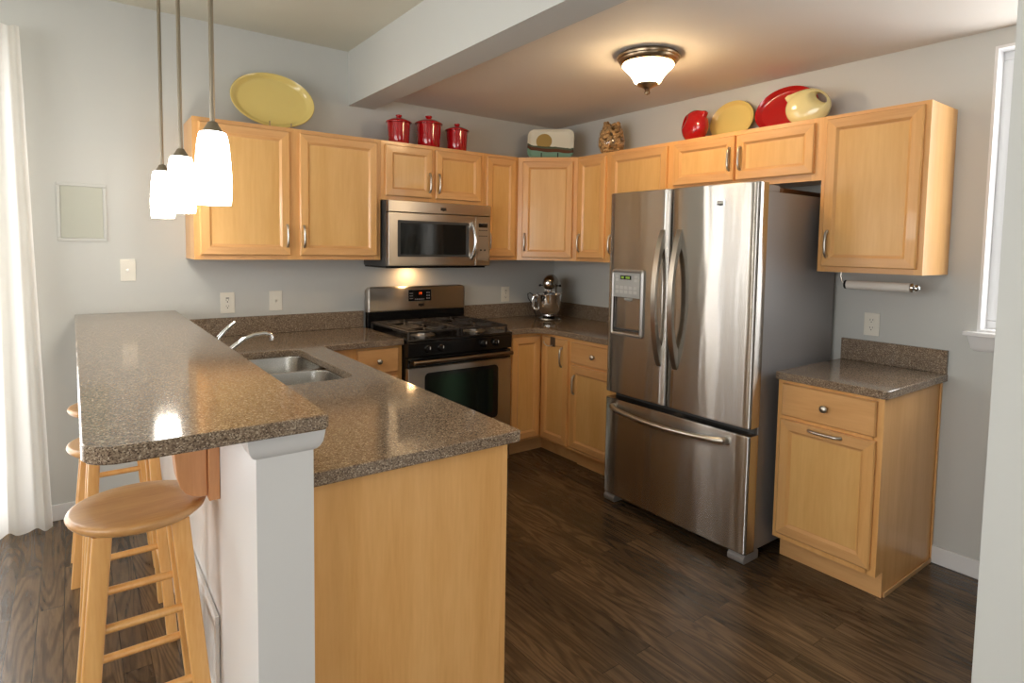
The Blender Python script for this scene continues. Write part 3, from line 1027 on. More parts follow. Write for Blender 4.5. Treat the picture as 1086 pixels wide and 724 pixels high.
m.build('buttons', BADGE, cpn, smooth=False)

# ------------------------------------------------------------------ refrigerator (local x along the front towards the camera's right)
FY0, FW = -1.437, .936
root = thing('refrigerator', 'stainless steel french door refrigerator with dispenser and bottom freezer', 'refrigerator', (-.700, FY0, 0), RW)
MB().box(.006, FW - .010, .0, .660, .045, 1.745).build('cabinet', GREYSIDE, root, bevel=.004)
m = MB(); m.box(.012, FW - .016, -.012, -.001, .06, 1.735); m.build('door_gasket', DKPLAST, root, smooth=False)
def bowed(x0, x1, z0, z1, bow=.003, th=.072):
    m = MB()
    n = 10
    def outline(i):
        pts = []
        for k in range(n + 1):
            x = x0 + i + (x1 - x0 - 2 * i) * k / n
            u = 2 * k / n - 1
            pts.append((x, -.013 - th - bow * (1 - u * u) + i * .8))
        return pts
    ring = lambda z, i: [(x0 + i, -.013, z)] + [(p[0], p[1], z) for p in outline(i)] + [(x1 - i, -.013, z)]
    def rounded(z, i):
        o = outline(i)
        # soften the two front corners
        a, b = o[0], o[-1]
        c = [(a[0], a[1] + .012), (a[0] + .0035, a[1] + .0035)] + [(a[0] + .012, a[1] - bow * .1)] + o[1:-1] + [(b[0] - .012, b[1] - bow * .1), (b[0] - .0035, b[1] + .0035), (b[0], b[1] + .012)]
        return [(x0 + i, -.013, z)] + [(p[0], p[1], z) for p in c] + [(x1 - i, -.013, z)]
    m.loops([rounded(z0, .004), rounded(z0 + .001, .001), rounded(z0 + .004, 0), rounded(z0 + .010, 0), rounded(z1 - .010, 0), rounded(z1 - .004, 0), rounded(z1 - .001, .001), rounded(z1, .004)])
    return m
dL = bowed(.0, .434, .647, 1.783).build('door', STEEL, root, ang=50)
dR = bowed(.4445, FW, .647, 1.783).build('door', STEEL, root, ang=50)
dF = bowed(.0, FW, .048, .612, bow=.006).build('freezer_drawer', STEEL, root, ang=50)
def arch_handle(x, parent):
    m = MB()
    za, zb = .853, 1.572
    outer, inner = [], []
    n = 20
    for k in range(n + 1):
        t = k / n
        outer.append((-.088 - .062 * math.sin(math.pi * t) ** .75, za + (zb - za) * t))
    for k in range(n + 1):
        t = k / n
        inner.append((-.088 - .046 * math.sin(math.pi * t) ** .7, za + .11 + (zb - za - .21) * t))
    zi0, zi1 = inner[0][1], inner[-1][1]
    base = [(-.084, za), ] + outer + [(-.084, zb)] + [(-.084, zi1)] + list(reversed(inner)) + [(-.084, zi0)]
    # loop through outer then back through the inner arc
    rings = []
    for i, dx in ((.004, -.015), (0, -.011), (0, .011), (.004, .015)):
        rings.append([(x + dx, p[0], p[1]) for p in base])
    m.loops(rings)
    return m.build('handle', NICKEL, parent, ang=50)
h1 = arch_handle(.388, dL)
h2 = arch_handle(.497, dR)
m = MB()
pts, rs = [], []
for k in range(17):
    t = k / 16
    pts.append((.072 + .742 * t, -.100 - .058 * math.sin(math.pi * t) ** .5, .568 - .012 * math.sin(math.pi * t)))
    rs.append(.0135)
m.tube(pts, rs, 14)
for x in (.072, .814): m.lathe([(.018, -.085), (.018, -.106), (.012, -.114)], (x, 0, .568), 18, axis='y')
m.build('handle', NICKEL, dF)
b = badge(dR, .735, 1.693, -.0895, .92)
MB().box(.735 - .017, .735 + .017, -.0908, -.0914, 1.6915, 1.7005).build('badge_plate', IVORY, b, smooth=False)
text_mesh('badge_lettering', 'MAYTAG', .0078, BADGE, b, (.735, -.0915, 1.696), (R(90), 0, 0), .0002)
# dispenser
m = MB()
X_0, X_1, Z_0, Z_1 = .040, .276, .984, 1.356
cx0, cx1, cz0, cz1 = .058, .254, 1.020, 1.200
yf = -.086
def rr(x0, x1, z0, z1, r, y): return [(p[0], y, p[1]) for p in rrect(x0, x1, z0, z1, r, 4)]
rings = [rr(X_0, X_1, Z_0, Z_1, .016, yf), rr(X_0, X_1, Z_0, Z_1, .016, yf - .012), rr(X_0 + .010, X_1 - .010, Z_0 + .010, Z_1 - .010, .012, yf - .020), rr(X_0 + .018, X_1 - .018, Z_0 + .018, Z_1 - .018, .008, yf - .016)]
m.loops(rings, cap1=False)
dsp = m.build('dispenser_bezel', mat('dispenser_trim', S(178, 174, 170), .3, .7), dL, ang=50)
MB().box(cx0, cx1, yf, yf - .015, cz1, Z_1 - .017).build('dispenser_panel', PLAST, dL, bevel=.002)
m = MB()                                              # cavity, recessed with a curved back
rings = []
n = 8
for k in range(n + 1):
    z = cz0 + (cz1 - cz0) * k / n
    rings.append([(cx0, yf - .002, z), (cx0 + .01, yf + .052, z), ((cx0 + cx1) / 2, yf + .062, z), (cx1 - .01, yf + .052, z), (cx1, yf - .002, z)])
m.loops(rings, closed=False, cap0=False, cap1=False)
m.face([rings[0][i] for i in range(5)]); m.face([rings[-1][i] for i in range(5)])
cav = m.build('dispenser_cavity', mat('cavity_grey', S(192, 194, 192), .3), dL, ang=50)
m = MB()
m.box(cx0 + .005, cx1 - .005, yf - .014, yf + .03, cz0 - .006, cz0 + .004)
m.build('drip_tray', DKPLAST, dL, bevel=.002)
m = MB().lathe([(.034, 1.196), (.032, 1.185), (.020, 1.180), (.001, 1.180)], (.16, yf + .012, 0), 20)
m.box(.130, .205, yf + .015, yf + .030, 1.115, 1.165)
m.build('dispenser_paddle', PLAST, dL, bevel=.002)
m = MB().prism([(yf + .050, cz0 + .006), (yf + .004, cz0 + .006), (yf + .044, cz0 + .115), (yf + .054, cz0 + .115)], .098, .200, 'yz')
m.build('dispenser_chute', PLAST, dL, bevel=.004)
MB().box(.108, .190, yf - .0155, yf - .0165, 1.300, 1.322).build('dispenser_display', BLACK, dL, smooth=False)
m = MB(); m.box(.116, .136, yf - .0166, yf - .0170, 1.305, 1.317); m.box(.150, .180, yf - .0166, yf - .0170, 1.305, 1.317)
m.build('dispenser_digits', GREEN, dL, smooth=False)
BTN = mat('button_grey', S(186, 186, 182), .4)
bt_ = [(.072 + k * .034, .098 + k * .034, 1.222 + j * .024, 1.240 + j * .024) for k in range(5) for j in range(2)]
bt_ += [(x, x + .022, 1.290 + j * .020, 1.305 + j * .020) for x in (.072, .214) for j in range(2)]
for x0, x1, z0, z1 in bt_:
    MB().box(x0, x1, yf - .0155, yf - .017, z0, z1).build('dispenser_button', BTN, dL, bevel=.001)
# hinges, grille and feet
for x0, x1 in ((.01, .07), (FW - .07, FW - .012)):
    MB().box(x0, x1, -.05, .10, 1.7455, 1.776).build('hinge_cover', GREYSIDE, root, bevel=.004)
MB().box(.02, FW - .02, -.01, .02, .012, .046).build('base_grille', DKPLAST, root, bevel=.002)
for x0, x1 in ((.004, .085), (FW - .095, FW - .006)):
    m = MB(); m.prism([(-.078, .001), (-.085, .012), (-.085, .030), (-.070, .044), (.04, .044), (.04, .001)], x0, x1, 'yz')
    m.build('foot', GREYSIDE, root, bevel=.004)
tag(MB().box(-.44, -.06, -2.285, -1.98, 1.746, 1.782).build('board', dark_board, bevel=.003), 'dark brown flat board lying on top of the refrigerator', 'board')

# ------------------------------------------------------------------ stand mixer in the corner
root = thing('stand_mixer', 'silver stand mixer with steel bowl on the corner worktop', 'mixer', (-.285, -.300, ZC + .0005), R(-45))   # local -y faces the room
MB().lathe([(.001, 0), (.088, 0), (.094, .006), (.092, .016), (.070, .024), (.045, .032), (.040, .04), (.001, .04)], (0, -.02, 0), 36).build('base', MIXST, root)
m = MB()
rings = []
for z, w, d, y in ((.018, .052, .06, .115), (.08, .046, .05, .125), (.17, .042, .048, .125), (.235, .045, .055, .115), (.27, .05, .06, .105)):
    rings.append([(p[0], p[1], z) for p in rrect(-w, w, y - d, y + d, .03, 5)])
m.loops(rings); m.build('column', MIXST, root, ang=60)
m = MB()
rings = []
for y, rr_, zc in ((.19, .012, .285), (.175, .038, .285), (.13, .056, .287), (.06, .062, .288), (-.02, .060, .288), (-.08, .056, .287), (-.115, .048, .286), (-.132, .034, .285), (-.136, .014, .285)):
    rings.append([(rr_ * math.cos(a) * .92, y, zc + rr_ * math.sin(a)) for a in [2 * math.pi * k / 24 for k in range(24)]])
m.loops(rings); hd = m.build('head', MIXST, root, ang=70)
MB().lathe([(.020, -.136), (.022, -.142), (.016, -.150), (.001, -.151)], (0, 0, .285), 22, axis='y').build('hub_cap', CHROME, hd)
MB().lathe([(.046, .245), (.047, .228), (.044, .210), (.038, .200), (.034, .175), (.014, .170), (.012, .12), (.001, .12)], (0, -.07, 0), 26).build('beater_shaft', CHROME, root)
m = MB()
for sx in (-1, 1):
    m.tube([(sx * .05, -.01, .265), (sx * .074, -.01, .265)], .004, 8); m.sphere((sx * .078, -.01, .265), .010, 12, 8)
m.build('knobs', RUBBER, root)
bw = MB().lathe([(.001, .058), (.040, .056), (.046, .048), (.042, .040), (.050, .036), (.050, .044), (.066, .058), (.086, .092), (.094, .14), (.097, .19), (.100, .205), (.104, .206), (.104, .203), (.098, .196)][4:] , (0, -.055, 0), 36, cap=False).build('bowl', CHROME, root)
MB().lathe([(.001, .041), (.052, .041), (.050, .056), (.001, .057)], (0, -.055, 0), 30).build('bowl_foot', CHROME, bw)
MB().tube([(-.098, -.06, .188), (-.116, -.062, .184), (-.126, -.064, .160), (-.126, -.064, .115), (-.116, -.062, .085), (-.086, -.06, .078)], .009, 10, flat=1.4).build('bowl_handle', CHROME, bw)
MB().tube([(-.04, .16, .06), (-.09, .14, .10), (-.13, .09, .17), (-.165, .06, .200), (-.18, .04, .19), (-.175, .03, .160), (-.15, .04, .12), (-.13, .09, .05), (-.12, .12, .006)], .0035, 8).build('power_cord', RUBBER, root)

# ------------------------------------------------------------------ plates and switches on the walls
def wall_plate(name, label, cat, loc, rz, w, h, kind, group=None):
    root = thing(name, label, cat, loc, rz, group)
    m = MB(); m.box(-w / 2, w / 2, -.006, -.0005, -h / 2, h / 2); m.build('cover_plate', IVORY, root, bevel=.002)
    if kind == 'outlet':
        for dz in (.020, -.020):
            sk = MB().prism(rrect(-.016, .016, dz - .014, dz + .014, .010), -.006, -.0082, 'xz').build('socket', IVORY, root, smooth=False)
            m = MB(); m.box(-.0075, -.0055, -.0082, -.0086, dz - .001, dz + .008); m.box(.0055, .0075, -.0082, -.0086, dz, dz + .008)
            m.prism(rrect(-.0025, .0025, dz - .010, dz - .005, .002, 3), -.0082, -.0086, 'xz')
            m.build('slots', SLOT, sk, smooth=False)
    elif kind == 'gfci':
        blk = MB().box(-.0165, .0165, -.006, -.0085, -.034, .034).build('socket', IVORY, root, bevel=.001)
        m = MB()
        for dz in (.014, -.022):
            m.box(-.0075, -.0055, -.0085, -.0089, dz - .001, dz + .008); m.box(.0055, .0075, -.0085, -.0089, dz, dz + .008)
            m.prism(rrect(-.0028, .0028, dz - .011, dz - .004, .002, 3), -.0085, -.0089, 'xz')
        m.build('slots', SLOT, blk, smooth=False)
        MB().box(-.009, .009, -.0085, -.0095, .026, .031).build('test_button', SLOT, blk, smooth=False)
    elif kind == 'switch':
        MB().prism([(-.006, -.010), (-.006, .010), (-.018, .008), (-.016, .003)], -.005, .005, 'yz').build('toggle', IVORY, root, bevel=.001)
    elif kind == 'cable':
        MB().lathe([(.008, -.006), (.008, -.009), (.005, -.009), (.005, -.015), (.001, -.015)], (0, 0, 0), 14, axis='y').build('connector', NICKEL, root)
    return root
wall_plate('wall_outlet', 'ivory outlet with reset button on the wall above the faucet', 'outlet', (-2.525, 0, 1.110), 0, .078, .124, 'gfci')
wall_plate('light_switch', 'ivory toggle light switch on the wall right of the faucet', 'light switch', (-2.250, 0, 1.113), 0, .078, .122, 'switch')
wall_plate('wall_outlet', 'ivory outlet on the back wall between the range and stand mixer', 'outlet', (-.502, 0, 1.096), 0, .076, .120, 'gfci')
wall_plate('wall_outlet', 'ivory duplex outlet on the right wall under the paper tube', 'outlet', (0, -2.543, 1.107), RW, .074, .116, 'outlet')
wall_plate('cable_plate', 'ivory plate with a coax connector on the back wall above the bar', 'wall plate', (-3.017, 0, 1.309), 0, .070, .118, 'cable')
root = thing('access_panel', 'rectangular grey breaker panel door set in the back wall left of the cabinets', 'panel', (-3.21, 0, 1.612))
m = MB(); frame_ring(m, -.106, .106, -.150, .150, .016, -.008, -.0005, 'x'); m.build('frame', WALL, root, bevel=.003)
MB().box(-.0895, .0895, -.006, -.0005, -.1335, .1335).build('door', PANELP, root, bevel=.002)

# paper towel holder under the tall cabinet
root = thing('towel_holder', 'steel paper towel holder screwed under the tall right cabinet', 'paper towel holder', (-.20, -2.47, ZB))
MB().tube([(0, 0, -.0005), (0, 0, -.022), (0, -.006, -.045), (0, -.016, -.060), (0, -.024, -.062)], .0045, 10).build('arm', NICKEL, root)
MB().tube([(0, -.024, -.062), (0, -.332, -.062)], .006, 10).build('rod', NICKEL, root)
MB().tube([(0, -.022, -.062), (0, -.030, -.062)], .021, 18).build('stop_ring', RUBBER, root)
m = MB(); m.tube([(0, -.318, -.062), (0, -.328, -.062)], .021, 18); m.sphere((0, -.338, -.062), .015, 16, 10)
m.build('finial', CHROME, root)
m = MB()
rg = []
for r_, y in ((.0205, -2.503), (.0215, -2.503), (.0215, -2.785), (.0205, -2.785), (.012, -2.785), (.012, -2.503), (.0205, -2.503)):
    rg.append([(-.20 + r_ * math.cos(a), y, 1.313 + r_ * math.sin(a)) for a in [2 * math.pi * k / 28 for k in range(28)]])
m.loops(rg, cap0=False, cap1=False)
tag(m.build('paper_tube', TUBE, ang=50), 'nearly bare white cardboard tube on the paper towel holder', 'paper tube')

# metal towel hook over the corner base cabinet door
root = thing('towel_hook', 'small metal towel hook hung on the corner base cabinet door', 'hook', (-.6275, -.757, .82))
MB().box(-.003, -.0005, -.026, .026, -.028, .038).build('plate', mat('hook_steel', S(120, 116, 112), .35, .9), root, bevel=.001)
MB().tube([(-.004, .0, -.02), (-.018, .012, -.026), (-.028, .036, -.022), (-.030, .058, -.010), (-.026, .066, .004)], .0035, 8).build('hook', NICKEL, root)

# ------------------------------------------------------------------ stools
def stool(y, label, rz=0.0):
    root = thing('bar_stool', label, 'stool', (-3.127, y, 0), rz, 'wooden stools along the bar')
    ZS = .742
    prof = [(.001, ZS - .034), (.135, ZS - .034), (.152, ZS - .030), (.163, ZS - .020), (.167, ZS - .010), (.164, ZS - .003), (.155, ZS), (.10, ZS - .002), (.001, ZS - .003)]
    MB().lathe(prof, seg=48).build('seat', oak_seat, root, ang=60)
    ft, fb = .088, .150       # leg centres at the seat and at the floor
    def lc(sx, sy, z):
        t = 1 - z / (ZS - .034)
        return sx * (ft + (fb - ft) * t), sy * (ft + (.130 - ft) * t)
    for sx in (-1, 1):
        for sy in (-1, 1):
            m = MB()
            rings = []
            for z in (0.001, .35, ZS - .0345):
                cx, cy = lc(sx, sy, z)
                rings.append([(cx + p[0], cy + p[1], z) for p in rrect(-.022, .022, -.017, .017, .005, 3)])
            m.loops(rings)
            m.build('leg', oak_stool, root, ang=50)
    def rung(ax, s, z):
        if ax == 'x':
            (xa, ya), (xb, yb) = lc(-1, s, z), lc(1, s, z)
            xa, xb = xa + .014, xb - .014
        else:
            (xa, ya), (xb, yb) = lc(s, -1, z), lc(s, 1, z)
            ya, yb = ya + .010, yb - .010
        MB().tube([(xa, ya, z), ((xa + xb) / 2, (ya + yb) / 2, z), (xb, yb, z)], .0115, 12).build('rung', oak_stool, root)
    for s in (-1, 1):
        for z in (.250, .457): rung('x', s, z)
        rung('y', s, .352)
    return root
stool(-1.965, 'round wooden bar stool in front, its whole seat in view beside the bar corner')
stool(-1.285, 'middle wooden bar stool, mostly hidden under the bar behind the front stool', R(90))
stool(-.69, 'farthest wooden bar stool, only its seat edge and feet showing near the curtain')

# ------------------------------------------------------------------ pendant lamps over the bar
def pendant(y, zb, label):
    root = thing('pendant_lamp', label, 'pendant lamp', (-2.905, y, ZD), 0, 'pendant lamps over the bar')
    d = zb - ZD
    MB().lathe([(.001, -.0005), (.060, -.0005), (.060, -.012), (.045, -.024), (.001, -.026)], seg=28).build('canopy', NICKEL2, root)
    MB().tube([(0, 0, -.025), (0, 0, d + .24)], .0075, 12).build('rod', NICKEL2, root)
    MB().lathe([(.008, d + .252), (.013, d + .250), (.018, d + .240), (.029, d + .222), (.029, d + .217), (.001, d + .217)], seg=24).build('cap', NICKEL2, root)
    pr = [(.026, .221), (.036, .2185), (.0395, .212), (.0435, .190), (.047, .155), (.050, .110), (.0515, .075), (.051, .040), (.0495, .012), (.0478, 0), (.0450, 0), (.0465, .012), (.048, .04), (.0485, .075), (.047, .11), (.044, .155), (.0405, .19), (.036, .208), (.026, .214)]
    MB().lathe([(r, d + h) for r, h in pr], seg=32, cap=False).build('shade', SHADE, root, ang=60)
    return root
pendant(-.57, 1.580, 'farthest and lowest looking of three white glass pendant lamps, leftmost')
pendant(-1.18, 1.582, 'middle one of three white glass pendant lamps over the bar')
pendant(-1.85, 1.583, 'nearest and largest looking of three white glass pendant lamps, in front of the cabinet')

# ceiling light of the kitchen
root = thing('ceiling_light', 'flush ceiling light with bronze rim and lit alabaster glass bowl', 'ceiling light', (-.892, -1.785, ZK))
MB().lathe([(.001, -.0005), (.146, -.0005), (.154, -.006), (.158, -.014), (.156, -.022), (.150, -.026), (.148, -.034), (.134, -.048), (.126, -.050), (.001, -.046)], seg=48).build('pan', BRONZE, root)
MB().lathe([(.128, -.0505), (.129, -.055), (.122, -.064), (.107, -.078), (.093, -.093), (.081, -.109), (.072, -.124), (.064, -.137), (.054, -.145), (.001, -.147)], seg=48).build('glass_bowl', BOWLGL, root, ang=60)
MB().lathe([(.001, -.142), (.056, -.143), (.052, -.151), (.030, -.161), (.015, -.170), (.011, -.180), (.015, -.188), (.012, -.196), (.001, -.201)], seg=28).build('finial', BRONZE, root)
# cooktop lamp under the microwave
l = bpy.data.lights.new('hood_lamp', 'AREA')
l.shape = 'DISK'; l.size = .05; l.energy = HOOD_W; l.color = (1, .58, .26)
o = bpy.data.objects.new('hood_lamp', l)
COL.objects.link(o)
o.location = (-1.36, -.085, 1.3215)

# ------------------------------------------------------------------ curtain at the patio window
root = thing('curtain_rod', 'thin white curtain rod above the patio window', 'curtain rod', (-5.0, -.062, 2.455))
MB().tube([(-1.55, 0, 0), (1.42, 0, 0)], .010, 12).build('rod', WHITE, root)
m = MB()
for x in (-1.5, 0.0, 1.40): m.box(x - .01, x + .01, -.006, .0615, -.006, .006)
m.build('bracket', WHITE, root, bevel=.002)
def curtain(x0, x1, n, amp, y, label, sweep=0.0, zb=.012, zt=2.475, seed=1, top_in=0.0):
    rnd = random.Random(seed)
    N = n * 10
    ph = [rnd.uniform(.75, 1.25) for _ in range(n + 1)]
    m = MB()
    rings = []
    for j in range(15):
        v = j / 14
        z = zb + (zt - zb) * v
        row = []
        for i in range(N + 1):
            u = i / N
            x = x0 + (x1 - x0) * u
            e = x - sweep * (v) * max(0, (u - .5) * 2)
            a = amp * ph[int(u * n)] * (1 - .45 * v)
            row.append((e, y + a * math.sin(2 * math.pi * u * n) * (0.5 + .5 * math.cos(math.pi * 0)) + .01 * (1 - v) * math.sin(u * 31 + 2), z))
        rings.append(row)
    m.loops(rings, closed=False, cap0=False, cap1=False)
    o = m.build('curtain', SHEER, ang=80)
    return tag(o, label, 'curtain', 'sheer curtains at the patio window')
curtain(-3.66, -3.372, 3, 0.026, -.118, 'white sheer curtain panel hanging to the floor at the left edge', sweep=.06, seed=3)
curtain(-4.30, -3.82, 5, .030, -.122, 'white sheer curtain panel second from the right on the rod', seed=5)
curtain(-6.5, -4.42, 17, .030, -.122, 'white sheer curtain panel farthest left on the rod', seed=8)

# ------------------------------------------------------------------ crockery on top of the cabinets
def platter(name, label, cat, w, h, depth, loc, tilt, rz, mats, rectangular=False, rim=.16, group=None):
    """an oval or rectangular dish: local x wide, z tall, its face towards -y, leaning back by tilt"""
    m = MB()
    def ring(s, y):
        if rectangular:
            return [(p[0], y, p[1]) for p in rrect(-w / 2 * s, w / 2 * s, -h / 2 * s, h / 2 * s, min(w, h) * .22 * s, 7)]
        return [(w / 2 * s * math.cos(a), y, h / 2 * s * math.sin(a)) for a in [2 * math.pi * k / 48 for k in range(48)]]
    r = 1 - rim
    prof = [(.55, depth - .002), (.58, depth), (r - .02, depth - .002), (r + .05, depth * .45), (.98, .004), (1.0, 0.0), (.985, -.004), (.95, -.001), (r + .04, depth * .30), (r, depth * .60), (r - .05, depth * .70), (.4, depth * .72)]
    m.loops([ring(s, y) for s, y in prof])
    o = m.build(name, mats, ang=60)
    o.rotation_euler = (R(-tilt), 0, rz)
    o.location = loc
    return tag(o, label, cat, group)
def plate_stand(label, loc, rz, w, mats):
    root = thing('plate_stand', label, 'plate stand', loc, rz)
    m = MB()
    for s in (-1, 1):
        m.tube([(s * w, .05, .004), (s * w, -.025, .004), (s * w, -.040, .008), (s * w, -.047, .022), (s * w, -.046, .046)], .004, 8)
        m.tube([(s * w, .045, .004), (s * w * .8, .070, .13)], .0035, 8)
    m.tube([(-w, .045, .006), (w, .045, .006)], .0035, 8)
    m.build('wire', mats, root)
    return root
ZP = ZT + .001
platter('platter', 'big yellow oval platter propped on the far left wall cabinet', 'platter', .475, .335, .03, (-2.283, -.135, ZP + .017 + .163), 13, 0, YEL)
plate_stand('bronze wire stand holding the big yellow platter at far left', (-2.262, -.150, ZP), 0, .060, BRONZE)
platter('platter', 'small yellow oval platter leaning on the wall between red pitcher and red platter', 'platter', .300, .248, .024, (-.062, -1.712, ZP + .121), 10, RW, YEL)
platter('platter', 'red oval platter leaning on the wall behind the cream pitcher', 'platter', .372, .262, .026, (-.066, -2.058, ZP + .129), 10, RW, RED)
# painted rectangular platter on its black stand
def painted():
    m = mat('painted_glaze', S(228, 224, 206), .2, coat=.4)
    t = NT(m)
    tc = t.n('ShaderNodeTexCoord')
    sp = t.n('ShaderNodeSeparateXYZ')
    t.l(tc.outputs['Object'], sp.inputs[0])
    nz = t.n('ShaderNodeTexNoise', i_Scale=9.0, i_Detail=2.0)
    t.l(tc.outputs['Object'], nz.inputs['Vector'])
    ad = t.n('ShaderNodeMath', operation='MULTIPLY_ADD')
    ad.inputs[1].default_value = .035
    t.l(nz.outputs['Fac'], ad.inputs[0]); 
    sl = t.n('ShaderNodeMath', operation='MULTIPLY_ADD')
    sl.inputs[1].default_value = .10
    t.l(sp.outputs['X'], sl.inputs[0]); t.l(sp.outputs['Z'], sl.inputs[2])
    t.l(sl.outputs[0], ad.inputs[2])
    mr = t.n('ShaderNodeMapRange')
    mr.inputs['From Min'].default_value = -.125; mr.inputs['From Max'].default_value = .125
    t.l(ad.outputs[0], mr.inputs['Value'])
    r = t.n('ShaderNodeValToRGB'); r.color_ramp.interpolation = 'CONSTANT'
    e = r.color_ramp.elements
    e[0].position, e[0].color = 0.0, S(120, 160, 142)
    e[1].position, e[1].color = .34, S(96, 62, 46)
    for p, c in ((.44, S(82, 92, 74)), (.50, S(228, 224, 206))):
        x = e.new(p); x.color = c
    t.l(mr.outputs[0], r.inputs['Fac'])
    # the round sun
    vm = t.n('ShaderNodeVectorMath', operation='DISTANCE')
    vm.inputs[1].default_value = (-.052, 0, .024)
    cz = t.n('ShaderNodeCombineXYZ')
    t.l(sp.outputs['X'], cz.inputs[0]); t.l(sp.outputs['Z'], cz.inputs[2])
    t.l(cz.outputs[0], vm.inputs[0])
    lt = t.n('ShaderNodeMath', operation='LESS_THAN'); lt.inputs[1].default_value = .060
    t.l(vm.outputs['Value'], lt.inputs[0])
    up = t.n('ShaderNodeMath', operation='GREATER_THAN'); up.inputs[1].default_value = .50
    t.l(mr.outputs[0], up.inputs[0])
    an = t.n('ShaderNodeMath', operation='MULTIPLY')
    t.l(lt.outputs[0], an.inputs[0]); t.l(up.outputs[0], an.inputs[1])
    mx = t.n('ShaderNodeMix', data_type='RGBA')
    mx.inputs[7].default_value = S(172, 144, 84)
    t.l(an.outputs[0], mx.inputs[0]); t.l(r.outputs[0], mx.inputs[6])
    t.l(mx.outputs[2], t.b.inputs['Base Color'])
    return m
cdir = Vector((q, q, 0))
pc = Vector((-.4578, -.4578, 0)) + cdir * .155
platter('platter', 'cream rectangular platter painted with sun and hills in the room corner', 'platter', .352, .225, .024, (pc.x, pc.y, ZP + .012 + .113), 12, R(-45), painted(), True, .14)
plate_stand('black wire stand holding the painted rectangular platter in the corner', (pc.x - .012 * q, pc.y - .012 * q, ZP), R(-45), .062, RUBBER)

def canister(x, r, h, label):
    root = thing('canister', label, 'canister', (x, -.20, ZP), 0, 'red lidded canisters above the microwave')
    k = h
    MB().lathe([(.001, 0), (r * .86, 0), (r * .89, .004), (r * .93, k * .25), (r * .98, k * .55), (r, k * .70), (r * .98, k * .705), (.001, k * .705)], seg=36).build('jar', RED, root, ang=50)
    lid = MB().lathe([(r * 1.0, k * .708), (r * 1.12, k * .715), (r * 1.14, k * .735), (r * 1.10, k * .755), (r * .90, k * .80), (r * .50, k * .865), (r * .22, k * .885), (.001, k * .887)], seg=36).build('lid', RED, root, ang=60)
    MB().lathe([(r * .21, k * .875), (r * .18, k * .905), (r * .27, k * .935), (r * .28, k * .97), (r * .20, k * .99), (.001, k)], seg=20).build('knob', RED, lid, ang=60)
canister(-1.517, .0745, .197, 'left red lidded ceramic canister of the three above the microwave')
canister(-1.297, .0835, .222, 'tallest red lidded ceramic canister, middle of the three')
canister(-1.075, .0755, .198, 'right red lidded ceramic canister, nearest the corner cabinet')

# round disc pitchers
def disc_pitcher(label, loc, rz, rx, rzz, th, mats):
    """local x-z is the plane of the disc, finger hole towards +x, spout towards -x at the top"""
    root = thing('pitcher', label, 'pitcher', loc, rz)
    cz = rzz * .95
    seg = 72
    A = [2 * math.pi * k / seg for k in range(seg)]
    hc = (rx * .60, rzz * .42)
    ht = R(-42)                                  # the hole lies along the rim
    def outline(a):
        d = math.degrees(a)
        b = 0.0
        if 100 < d < 143: b = .34 * ((d - 100) / 43) ** 2.2
        elif 143 <= d < 156: b = .34 * (1 - (d - 143) / 13)
        x, z = rx * math.cos(a) * (1 + b), rzz * math.sin(a) * (1 + b * .62)
        return x, max(z, -cz)
    def hole(a):
        u, v = rx * .34 * math.cos(a), rx * .145 * math.sin(a)
        return hc[0] + u * math.cos(ht) - v * math.sin(ht), hc[1] + u * math.sin(ht) + v * math.cos(ht)
    def P(a, s, sg):
        ox, oz = outline(a)
        # aim the hole's own rim point along the same direction
        hx, hz = hole(a - ht)
        x, z = hx + (ox - hx) * s, hz + (oz - hz) * s
        d = min(1.0, math.hypot(x / rx, z / rzz))
        y = th * max(.22, math.sqrt(max(0, 1 - d ** 2.6)))
        if s < .10: y = min(y, th * (.22 + 3.0 * s))
        if s > .97: y *= max(0.0, (1 - s) / .03) ** .5
        return (x, sg * y, z + cz)
    SS = [0.0, .03, .08, .16, .28, .42, .58, .72, .84, .92, .97, .985, .995, 1.0]
    front = [[P(a, s_, -1) for a in A] for s_ in SS]
    back = [[P(a, s_, 1) for a in A] for s_ in SS]
    m = MB()
    m.loops(front + list(reversed(back))[1:] + [front[0]], cap0=False, cap1=False)
    bmesh.ops.remove_doubles(m.bm, verts=m.bm.verts, dist=1e-5)
    m.build('body', mats, root, ang=70)
    # dark mouth of the spout, a shallow oval opening on the top edge
    ox, oz = outline(R(138))
    m = MB()
    m.sphere((ox + rx * .17, 0, oz + cz + .001), 1.0, 18, 8, sc=(rx * .20, th * .30, .004))
    m.build('spout_opening', mats, root, ang=60)
    return root
disc_pitcher('cream round disc pitcher with finger hole in front of the red platter', (-.175, -2.245, ZP), RW + R(10), .112, .095, .045, CREAM)
disc_pitcher('bright red disc pitcher seen nearly end on above the refrigerator', (-.175, -1.535, ZP), R(76), .100, .100, .062, RED)

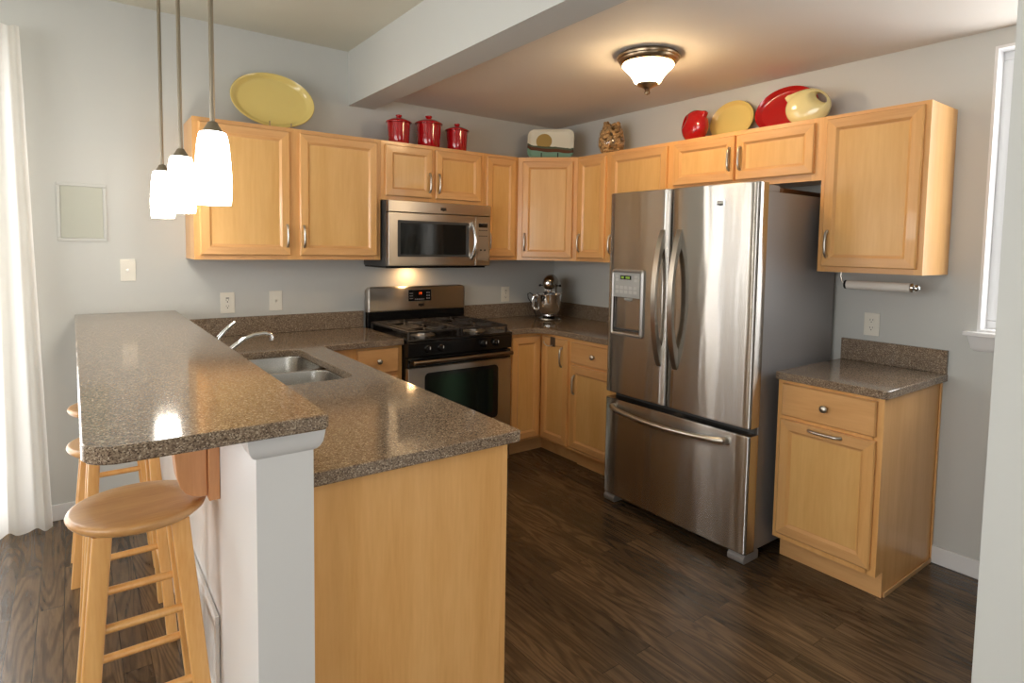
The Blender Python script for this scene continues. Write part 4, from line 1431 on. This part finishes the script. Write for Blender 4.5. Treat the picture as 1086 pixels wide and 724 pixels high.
# glass jar of wine corks
root = thing('glass_jar', 'round clear glass jar filled with wine corks beside the corner', 'jar', (-.170, -.815, ZP))
JR = .098
jp = [(.001, .002), (.050, .002), (.058, .006), (.084, .030), (.100, .065), (.103, .095), (.097, .135), (.085, .172), (.076, .194), (.074, .202)]
MB().lathe(jp + [(r - .002, h) for r, h in reversed(jp[3:])] + [(.050, .006), (.001, .006)], seg=40, cap=False).build('glass', JAR, root, ang=60)
proto = None
rnd = random.Random(11)
placed = []
def jar_r(h):
    for (r0, h0), (r1, h1) in zip(jp, jp[1:]):
        if h0 <= h <= h1 and h1 > h0: return r0 + (r1 - r0) * (h - h0) / (h1 - h0)
    return .073
CL, CR = .034, .0108
tries = 0
while len(placed) < 210 and tries < 20000:
    tries += 1
    h = rnd.uniform(.020, .220)
    rm = jar_r(min(h, .2)) - .0205 - (.0 if h < .2 else .004)
    a = rnd.uniform(0, 2 * math.pi)
    r = rm * (1 if rnd.random() < .8 else math.sqrt(rnd.random()))
    c = Vector((r * math.cos(a), r * math.sin(a), h))
    if any((c - p).length < .0158 for p in placed): continue
    placed.append(c)
    tang = Vector((-math.sin(a), math.cos(a), 0))
    up = Vector((0, 0, 1))
    for _k in range(12):
        d = (tang * rnd.uniform(-1, 1) + up * rnd.uniform(-1, 1)).normalized()
        if all(math.hypot((c + d * e).x, (c + d * e).y) + CR < jar_r(min(max((c + d * e).z, .01), .2)) - .004 for e in (-CL / 2, CL / 2)):
            break
    else:
        d = tang
        if math.hypot(r, CL / 2) + CR > jar_r(min(h, .2)) - .004: c = Vector((c.x * .94, c.y * .94, c.z))
    if proto is None:
        proto = MB().lathe([(.0008, -CL / 2), (CR - .001, -CL / 2), (CR, -CL / 2 + .001), (CR, CL / 2 - .001), (CR - .001, CL / 2), (.0008, CL / 2)], seg=12).build('cork', CORK)
        o = proto
    else:
        o = proto.copy(); COL.objects.link(o)
    o.location = Vector((-.170, -.815, ZP)) + c
    o.rotation_mode = 'QUATERNION'
    o.rotation_quaternion = up.rotation_difference(d)
    tag(o, 'tan wine cork inside the round glass jar', 'cork', 'wine corks in the glass jar')
